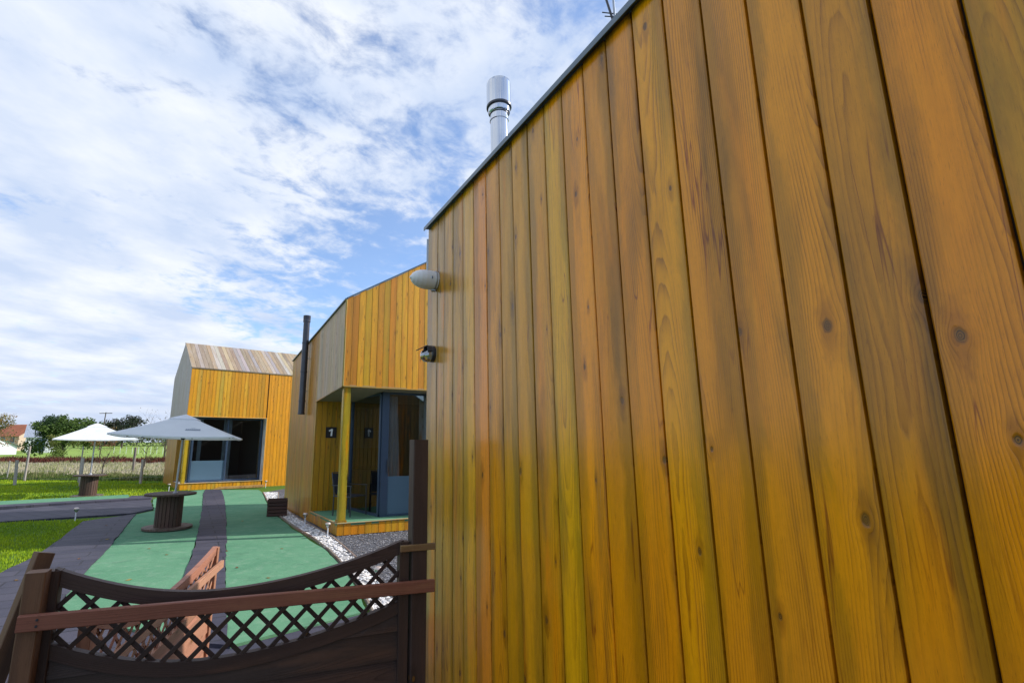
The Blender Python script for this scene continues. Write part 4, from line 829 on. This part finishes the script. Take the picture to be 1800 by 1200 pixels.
def umbrella(lab, a, ze, za, grp, lean=0.0, logo=True):
    t = thing('patio_umbrella', lab, 'umbrella', (0, 0, 0), grp); h = a/2
    m_ = MB(); NSX = 10; cr = [(-h, -h), (h, -h), (h, h), (-h, h)]; vr = .30
    def can(u, v):   # u,v in -1..1, pyramid with slight sag between ribs
        r_ = max(abs(u), abs(v)); sgx = min(abs(u), abs(v))/max(r_, 1e-6)
        z = ze + (za-ze)*(1-r_) - .02*r_*(1-r_)*2 - .045*(1-sgx)*r_*r_*.0 + .035*(1-sgx**2)*(r_**6)*-1 + .03*(1-r_)**3
        return Vector((u*h, v*h, z))
    for side in range(4):
        c, s_ = [(1, 0), (0, 1), (-1, 0), (0, -1)][side]; vs = []; K = 12
        for i in range(K+1):
            r_ = .06 + .94*i/K
            for j in range(K+1):
                w = -1 + 2*j/K; p = (r_*w, -r_); x, y = (p[0]*c - p[1]*s_, p[0]*s_ + p[1]*c); vs.append(can(x, y))
        m_.add(vs, [[i*(K+1)+j, i*(K+1)+j+1, (i+1)*(K+1)+j+1, (i+1)*(K+1)+j] for i in range(K) for j in range(K)], None, (1, 1, 1), 0, True)
        b0 = len(vs) - (K+1); hem = vs[b0:]; m_.add(hem + [p - up*.03 for p in hem], [[j, j+1, K+1+j+1, K+1+j] for j in range(K)])
    cn = m_.build('canopy', M['canvas'], t)
    m_ = MB(); v_ = .24; zz = za + .012
    for side in range(4):
        c, s_ = [(1, 0), (0, 1), (-1, 0), (0, -1)][side]; P_ = [(-v_*h, -v_*h), (v_*h, -v_*h)]; P_ = [(x*c - y*s_, x*s_ + y*c) for x, y in P_]
        zb = ze + (za-ze)*(1-v_) + .035
        m_.add([(P_[0][0], P_[0][1], zb), (P_[1][0], P_[1][1], zb), (0, 0, za+.035)], [[0, 1, 2]]); m_.add([(P_[0][0], P_[0][1], zb), (P_[1][0], P_[1][1], zb), (P_[1][0], P_[1][1], zb-.03), (P_[0][0], P_[0][1], zb-.03)], [[0, 1, 2, 3]])
    m_.build('vent_cap', M['canvas'], cn)
    for k in range(8):
        a_ = math.pi/4*k; r_ = h*(1.35 if k % 2 else .97); e = Vector((math.cos(a_)*r_*1.0, math.sin(a_)*r_*1.0, ze-.035)); tp = Vector((math.cos(a_)*.05, math.sin(a_)*.05, za-.10))
        m_ = MB(); beam(m_, tp, e, .018, .022); m_.build('rib', M['black'], t)
        m_ = MB(); mp = tp.lerp(e, .52); beam(m_, Vector((math.cos(a_)*.03, math.sin(a_)*.03, ze+.0)), mp, .014, .016); m_.build('strut', M['black'], t)
    m_ = MB(); tube(m_, [(0, 0, .03), (0, 0, za-.02)], .024, 16); m_.build('pole', M['pole'], t)
    m_ = MB(); lathe(m_, (0, 0, 0), [(.025, ze-.08), (.05, ze-.06), (.05, ze+.01), (.03, ze+.04)], 16); m_.build('hub', M['black'], t)
    m_ = MB(); lathe(m_, (0, 0, 0), [(.06, .75), (.055, .80), (.028, .84)], 16); m_.build('pole_socket', M['pole'], t)
    if logo:
        m_ = MB()   # small worn printed mark: emblem strokes, a row of blurred marks and a bar
        def lay(x, y0, w_, hh_):
            V_ = []
            for dx_, dy_ in ((-w_/2, 0), (w_/2, 0), (w_/2, hh_), (-w_/2, hh_)):
                u = (x+dx_)/h; v = -(1 - (y0+dy_)/h); p = can(u, v) + Vector((0, -.004, .006)); V_.append(p)
            m_.add(V_, [[0, 1, 2, 3]])
        lay(.33, .30, .30, .022)
        for i in range(8): lay(.20 + i*.037, .345, .017, .034)
        for i in range(3): lay(.29 + i*.03, .40, .010, .035)
        m_.build('printed_mark', M['ink'], cn)
    return t
u1 = umbrella('pale canvas square umbrella nearest the camera, a printed mark on its front panel', 2.35, 2.06, 2.53, 'pale square umbrellas through the cable drum tables')
u1.location = (-6.43, 11.75, 0); u1.rotation_euler = (R(-.8), R(1.5), R(90-72))
u2 = umbrella('farther pale canvas umbrella out over the lawn table', 2.45, 2.05, 2.60, 'pale square umbrellas through the cable drum tables', logo=False)
u2.location = (-13.38, 18.75, 0); u2.rotation_euler = (0, 0, R(90-52))
# slatted planter crate on the border
def crate():
    t = thing('slatted_planter', 'dark slatted wooden planter box at the bend of the pebble border', 'planter', (-4.80, 13.85, .03))
    c = Vector((-4.80, 13.85, .0)); e1, e2 = az(72), az(-18)
    for sd_, (o_, d_, ln) in enumerate(((c - e1*.24 - e2*.2, e1, .48), (c - e1*.24 + e2*.2, e1, .48), (c - e1*.24 - e2*.2, e2, .40), (c + e1*.24 - e2*.2, e2, .40))):
        m_ = MB()
        for k in range(5): beam(m_, o_ + up*(.075 + k*.085), o_ + d_*ln + up*(.075 + k*.085), .02, .07, tint=jit((.09, .045, .035), .2))
        m_.build('side_panel', M['dark'], t)
    m_ = MB(); poly(m_, [c - e1*.22 - e2*.18 + up*.40, c + e1*.22 - e2*.18 + up*.40, c + e1*.22 + e2*.18 + up*.40, c - e1*.22 + e2*.18 + up*.40]); m_.build('soil', M['gravel'], t)
    return t
crate()
# solar path lights
sl = thing('solar_light', 'x', 'garden light', (0, 0, 0), 'small solar path lights')
m_ = MB(); tube(m_, [(0, 0, 0), (0, 0, .24)], .012, 8); m_.build('stake', M['white'], sl)
m_ = MB(); lathe(m_, (0, 0, 0), [(.014, .20), (.035, .225), (.048, .25), (.05, .275), (.0, .278)], 18); m_.build('lens', M['clear'], sl)
m_ = MB(); lathe(m_, (0, 0, 0), [(.056, .272), (.057, .284), (.04, .305), (.0, .312)], 18); m_.build('cap', simple('champagne_cap', (.62, .52, .48), .35, .5), sl)
sl.location = (-2.66, 10.72, .012); sl['label'] = 'solar path light at the front corner of the middle cabin deck, nearest'
for p_, lb in (((-3.55, 12.15, .012), 'solar path light in the pebbles beside the middle cabin deck'), ((-9.35, 12.8, .05), 'solar path light where the rubber paths meet by the grass'), ((-8.3, 22.3, .02), 'solar path light at the far end of the pebble border'), ((-11.5, 20.6, .02), 'solar path light by the corner post of the far cabin'), ((-1.05, 7.0, .012), 'solar path light low behind the lattice of the dark gate')):
    copy_tree(sl, p_, lb)
# ------------------------------------------------------------------ field fence posts and wires
FP = [(-20.05, 23.4, 1.15, .10, (.36, .34, .32), -4, 'squat grey concrete post at the far left of the field fence'), (-22.0, 26.2, 1.75, .09, (.30, .28, .27), 0, 'tall grey post at the left of the fence'), (-16.9, 23.15, 1.25, .10, (.46, .44, .42), -3, 'pale concrete post directly left of the lawn table'), (-18.3, 24.9, 1.75, .05, (.34, .34, .33), 0, 'slim tall post behind the pale one near the lawn table'), (-20.1, 31.8, 1.65, .12, (.09, .08, .07), 0, 'blackened wooden post standing in the dry grass'), (-15.0, 24.4, 1.15, .10, (.50, .46, .42), 0, 'pale post closest to the far cabin'), (-23.6, 27.0, 1.0, .05, (.3, .3, .3), 0, 'thin low stake between the two leftmost posts')]
for x, y, h_, w, tn, ln, lb in FP:
    t = MB(); tilt = math.tan(R(ln)); beam(t, (x, y, 0), (x + h_*tilt, y, h_), w, w*.9, (0, 1, 0), tn, ch=.01); t.build('fence_post', M['grey'], None, label=lb, cat='post', group='posts of the field fence')
wr = MB()
for z in (.35, .7, 1.0):
    for a_, b_ in (((-34, 25.5), (-20.05, 23.35)), ((-20.05, 23.35), (-16.9, 23.1)), ((-16.9, 23.1), (-15.0, 24.3)), ((-15.0, 24.3), (-13.4, 25.4))):
        tube(wr, [(a_[0], a_[1], z), ((a_[0]+b_[0])/2, (a_[1]+b_[1])/2, z-.03), (b_[0], b_[1], z)], .003, 4)
wr.build('fence_wire', M['grad'], None, label='thin sagging wires strung between the field fence posts', cat='wire')
# ------------------------------------------------------------------ trees
def tree(name, lab, cat, x, y, h, w, n, cols, trunk=.3, bare=.0, leaf=.16, crown=(.30, 1.0), blobs=9, seed=1, zb=None, group=None, limbs=7):
    rs = np.random.default_rng(seed); pr = random.Random(seed); z0 = terr(x, y) if zb is None else zb
    t = thing(name, lab, cat, (x, y, z0), group); B = Vector((x, y, z0))
    m_ = MB(); tips = []
    tube(m_, [B, B + Vector((pr.uniform(-.1, .1)*w*.3, 0, h*.3)), B + Vector((pr.uniform(-.1, .1)*w, 0, h*.62))], [trunk*.5, trunk*.36, trunk*.15], 8)
    for i in range(limbs):
        a_ = 6.28*i/limbs + pr.uniform(-.4, .4); k = pr.uniform(.16, .5); s0 = B + up*h*k; e = B + Vector((math.cos(a_)*w*.5*pr.uniform(.6, .95), math.sin(a_)*w*.5*pr.uniform(.6, .95), h*pr.uniform(.45, .92)))
        md = s0.lerp(e, .5) + up*h*.05; tube(m_, [s0, md, e], [trunk*.16, trunk*.09, trunk*.03], 5, cap=False); tips.append(e)
        for j in range(4):
            f = md.lerp(e, pr.uniform(.1, .9)); g2_ = f + Vector((pr.uniform(-1, 1)*w*.16, pr.uniform(-1, 1)*w*.16, pr.uniform(.02, .2)*h)); tube(m_, [f, g2_], [trunk*.04, trunk*.012], 4, cap=False); tips.append(g2_)
            if bare:
                for q in range(3): g3 = g2_ + Vector((pr.uniform(-1, 1)*w*.1, pr.uniform(-1, 1)*w*.1, pr.uniform(.0, .12)*h)); tube(m_, [f.lerp(g2_, .6), g3], [trunk*.018, trunk*.006], 3, cap=False); tips.append(g3)
    m_.build('trunk', M['bark'], t)
    if n:
        C_ = []; Rr = []
        for i in range(blobs):
            th = rs.uniform(0, 6.28); rr = w*.5*math.sqrt(rs.uniform(0, .75)); zc = rs.uniform(crown[0]+.1, crown[1]-.12); fr_ = math.sqrt(max(.05, 1 - ((zc - (crown[0]+crown[1])/2)/((crown[1]-crown[0])*.6))**2))
            C_.append((math.cos(th)*rr*fr_, math.sin(th)*rr*fr_, zc*h)); Rr.append(rs.uniform(.13, .24)*w)
        for tp in tips: C_.append(tuple(tp-B)); Rr.append(rs.uniform(.06, .12)*w)
        C_ = np.array(C_); Rr = np.array(Rr); pw = Rr**2; id_ = rs.choice(len(C_), n, p=pw/pw.sum())
        dv = rs.normal(0, 1, (n, 3)); dv /= np.linalg.norm(dv, axis=1)[:, None]; dv[:, 2] *= .72
        P_ = C_[id_] + dv*(Rr[id_]*rs.uniform(.35, 1.08, n))[:, None]; P_[:, 2] = np.maximum(P_[:, 2], h*crown[0]*.6*rs.uniform(.5, 1.5, n))
        nr = rs.normal(0, 1, (n, 3)) + dv*.6 + np.array([0, 0, .4]); nr /= np.linalg.norm(nr, axis=1)[:, None]; ref = rs.normal(0, 1, (n, 3)); t1 = np.cross(nr, ref); t1 /= np.linalg.norm(t1, axis=1)[:, None]; t2 = np.cross(nr, t1); s = (leaf*rs.uniform(.6, 1.4, n))[:, None]
        V = np.stack([P_ - t1*s*.5, P_ + t2*s*.33, P_ + t1*s*.5, P_ - t2*s*.33], 1).reshape(-1, 3); F = (np.array([[0, 1, 2, 3]])[None] + (np.arange(n)*4)[:, None, None]).reshape(-1, 4)
        ci = rs.integers(0, len(cols), len(C_)); T = np.array(cols)[ci[id_]]*rs.uniform(.7, 1.3, (n, 1)); T = np.repeat(T, 4, 0)
        o = bigmesh('crown', V, F, T, M['leaf']); o.parent = t
    return t
DG = [(.035, .075, .020), (.05, .10, .022), (.028, .06, .02), (.07, .12, .025)]
tree('broadleaf_tree', 'large spreading green tree behind the farther umbrella', 'tree', -49.5, 64, 5.4, 7.6, 14000, DG + [(.09, .14, .03)], .35, leaf=.26, crown=(.04, 1), blobs=17, seed=3)
tree('autumn_bush', 'sparse reddish bush at the right flank of the large green tree', 'bush', -37.5, 53.5, 3.3, 2.6, 1800, [(.22, .09, .05), (.26, .15, .05), (.12, .13, .04)], .12, bare=1, leaf=.13, crown=(.15, 1), blobs=6, seed=5)
tree('olive_bush', 'olive green bush in front of the large tree', 'bush', -42.5, 55, 3.3, 3.6, 3000, [(.12, .17, .035), (.17, .19, .05), (.09, .13, .03)], .12, leaf=.15, crown=(.1, 1), blobs=7, seed=6)
tree('bare_shrub', 'nearly bare pale twig shrub low beside the pole of the farther umbrella', 'bush', -19.6, 28.4, 2.2, 2.6, 260, [(.20, .22, .08), (.24, .16, .07)], .07, bare=1, leaf=.06, crown=(.3, 1), blobs=3, seed=8)
tree('dark_tree', 'dark rounded tree on the skyline between the two umbrellas', 'tree', -97, 147, 8.2, 11.5, 5000, [(.03, .05, .03), (.045, .06, .035), (.05, .05, .04)], .5, leaf=.45, crown=(.1, 1), blobs=12, seed=9, bare=1)
tree('autumn_tree', 'orange and green autumn tree cut by the left edge of the photo', 'tree', -72.5, 78, 6.6, 7, 4200, [(.20, .16, .04), (.26, .13, .05), (.13, .13, .05), (.10, .11, .05)], .3, bare=1, leaf=.22, crown=(.15, 1), blobs=8, seed=10)
tree('bare_tree', 'leafless tree top showing above the near umbrella beside the far cabin', 'tree', -31, 54, 5.4, 5, 120, [(.15, .12, .08)], .22, bare=1, leaf=.12, crown=(.3, 1), seed=11, limbs=9)
tree('thin_shrub', 'thin leafy shrub just left of the far cabin pier', 'bush', -23.2, 38, 2.9, 3.2, 700, [(.10, .14, .04), (.16, .17, .05)], .09, bare=1, leaf=.09, crown=(.25, 1), seed=12)
for i, (x, y, h_, w, lb) in enumerate(((-118, 170, 5, 22, 'dark hedge clump right of the skyline tree'), (-96, 178, 4.2, 26, 'low dark hedge clump under the near umbrella edge'), (-150, 190, 5, 24, 'hedge clump behind the umbrellas'), (-178, 200, 5.5, 26, 'hedge clump left of the large green tree'), (-205, 215, 5, 24, 'hedge clump in front of the red roofed house'), (-77, 182, 5.4, 20, 'hedge clump showing beside the far cabin'))):
    tree('field_hedge', lb, 'hedge', x, y, h_, w, 2600, [(.035, .06, .03), (.05, .08, .035), (.07, .08, .04)], .3, leaf=.7, crown=(.0, 1), blobs=16, seed=20+i, group='dark hedge clumps along the far field', limbs=4)
# buildings beyond the field
def house(name, lab, x, y, rz, L_, W_, ze, zr, wallc, roofc, wins, corr=False, doors=False):
    z0 = terr(x, y) - .1; t = thing(name, lab, 'house' if not corr else 'barn', (0, 0, 0)); e1 = Vector((math.cos(rz), math.sin(rz), 0)); e2 = Vector((-math.sin(rz), math.cos(rz), 0)); O = Vector((x, y, z0))
    t.location = O
    m_ = MB(); 
    def P(a_, b_, z): return O + e1*a_ + e2*b_ + up*z
    h1, h2 = L_/2, W_/2
    m_.add([P(-h1, -h2, 0), P(h1, -h2, 0), P(h1, h2, 0), P(-h1, h2, 0), P(-h1, -h2, ze), P(h1, -h2, ze), P(h1, h2, ze), P(-h1, h2, ze), P(-h1, 0, zr), P(h1, 0, zr)], [[0, 1, 5, 4], [1, 2, 6, 9, 5], [2, 3, 7, 6], [3, 0, 4, 8, 7]])
    m_.build('wall', wallc, t); m_ = MB(); ov = .35
    nb = 22
    for sg in (-1, 1):
        sl_ = (zr-ze)/h2
        for i in range(nb):
            a0 = -h1-ov + (L_+2*ov)*i/nb; a1 = a0 + (L_+2*ov)/nb*.93
            poly(m_, [P(a0, sg*(h2+ov), ze - sl_*ov + .06), P(a1, sg*(h2+ov), ze - sl_*ov + .06), P(a1, 0, zr+.06), P(a0, 0, zr+.06)], thick=.06, nrm=(0, 0, 1))
        poly(m_, [P(-h1-ov, sg*(h2+ov), ze - sl_*ov + .03), P(h1+ov, sg*(h2+ov), ze - sl_*ov + .03), P(h1+ov, 0, zr+.03), P(-h1-ov, 0, zr+.03)])
    m_.build('roof', roofc, t)
    for (a_, z_, w_, hh_) in wins:
        m_ = MB(); beam(m_, P(a_-w_/2, -h2-.03, z_), P(a_+w_/2, -h2-.03, z_), .05, hh_); wo = m_.build('window', M['frame'], t)
        m_ = MB(); beam(m_, P(a_-w_/2-.1, -h2-.05, z_-hh_/2-.05), P(a_+w_/2+.1, -h2-.05, z_-hh_/2-.05), .1, .08); m_.build('sill', M['white'], wo)
    return t
wm1 = simple('render_cream', (.55, .42, .32), .85, 0, .2, 1.5); wm2 = simple('render_white', (.72, .74, .78), .85, 0, .15, 1.2); rt = simple('clay_tiles', (.42, .13, .06), .8, 0, .35, 1.2, .5, 4, .1); cg = simple('corrugated_sheet', (.36, .40, .48), .55, .3, .2, .8)
house('farm_house', 'cream farmhouse with a red tiled roof beyond the field at far left', -108, 126, R(-14), 9, 8, 3.6, 6.3, wm1, rt, [(-3, 2.6, 1.2, 1.3), (-.5, 2.6, 1.4, 1.3), (2.5, 2.6, 1.2, 1.3)])
house('barn', 'white barn with grey corrugated roof left of the large green tree', -85.2, 104, R(36), 4.6, 5, 3.4, 5.6, wm2, cg, [(0, 1.6, 1.6, 2.4)], True)
house('shed', 'low grey roofed shed at the extreme left edge', -80.5, 88, R(-30), 6, 5, 1.5, 3.0, wm2, simple('slate', (.20, .23, .28), .7, 0, .2, 2), [(0, .9, 1, .8)], True)
# utility pole
up_ = thing('utility_pole', 'wooden utility pole with a cross arm on the skyline above the farther umbrella', 'pole', (-90, 128, terr(-90, 128)))
m_ = MB(); zt = 9.6; tube(m_, [(-90, 128, 0), (-89.6, 128, zt)], [.17, .11], 8); m_.build('pole', M['bark'], up_)
m_ = MB(); beam(m_, (-91.4, 128.3, zt-.25), (-87.8, 127.7, zt-.25), .14, .16); m_.build('cross_arm', M['bark'], up_)
m_ = MB(); [lathe(m_, (-91.2 + 1.15*i, 128.27 - .19*i, zt-.17), [(.06, 0), (.08, .1), (.05, .22), (0, .24)], 8) for i in range(3)]; m_.build('insulators', M['white'], up_)
gh = MB()
for i in range(12):
    tube(gh, [(-62 + i*1.1, 92, 0), (-62 + i*1.1, 92, 1.3)], .03, 5)
gh.build('stakes_row', M['white'], None, label='row of pale stakes standing far across the green field', cat='stakes', kind='stuff')

lf = [(-5.0, 9.1), (-3.4, 8.2), (-6.9, 10.4), (-5.6, 9.6), (-4.1, 9.4), (-7.4, 12.9), (-3.2, 9.6), (-6.2, 8.7), (-4.6, 7.5), (-2.7, 7.6), (-8.1, 12.1), (-5.3, 12.9), (-6.1, 7.4), (-4.0, 6.6)]
for i, (x, y) in enumerate(lf):
    m_ = MB(); a_ = i*2.1; r_ = .026 + .006*(i % 3); zz = .031 + (.012 if inpoly(PZ['mp'], np.array([x]), np.array([y]))[0] else 0) + (.021 if inpoly(PZ['lm'], np.array([x]), np.array([y]))[0] else 0)
    P_ = [Vector((x + math.cos(a_+t)*r_*k, y + math.sin(a_+t)*r_*k, zz + h_)) for t, k, h_ in ((0, 1.5, .006), (.9, .8, .0), (2.0, .75, .008), (3.14, 1.2, .002), (4.2, .8, .009), (5.3, .75, .0))]
    m_.add(P_, [[0, 1, 2], [0, 2, 3], [0, 3, 4], [0, 4, 5]], None, [(.30, .17, .05), (.22, .10, .04), (.36, .26, .08)][i % 3]); m_.build('fallen_leaf', M['leaf'], None, label='small dry brown leaf lying on the carpet and rubber paving', cat='leaf', group='fallen leaves on the paving')
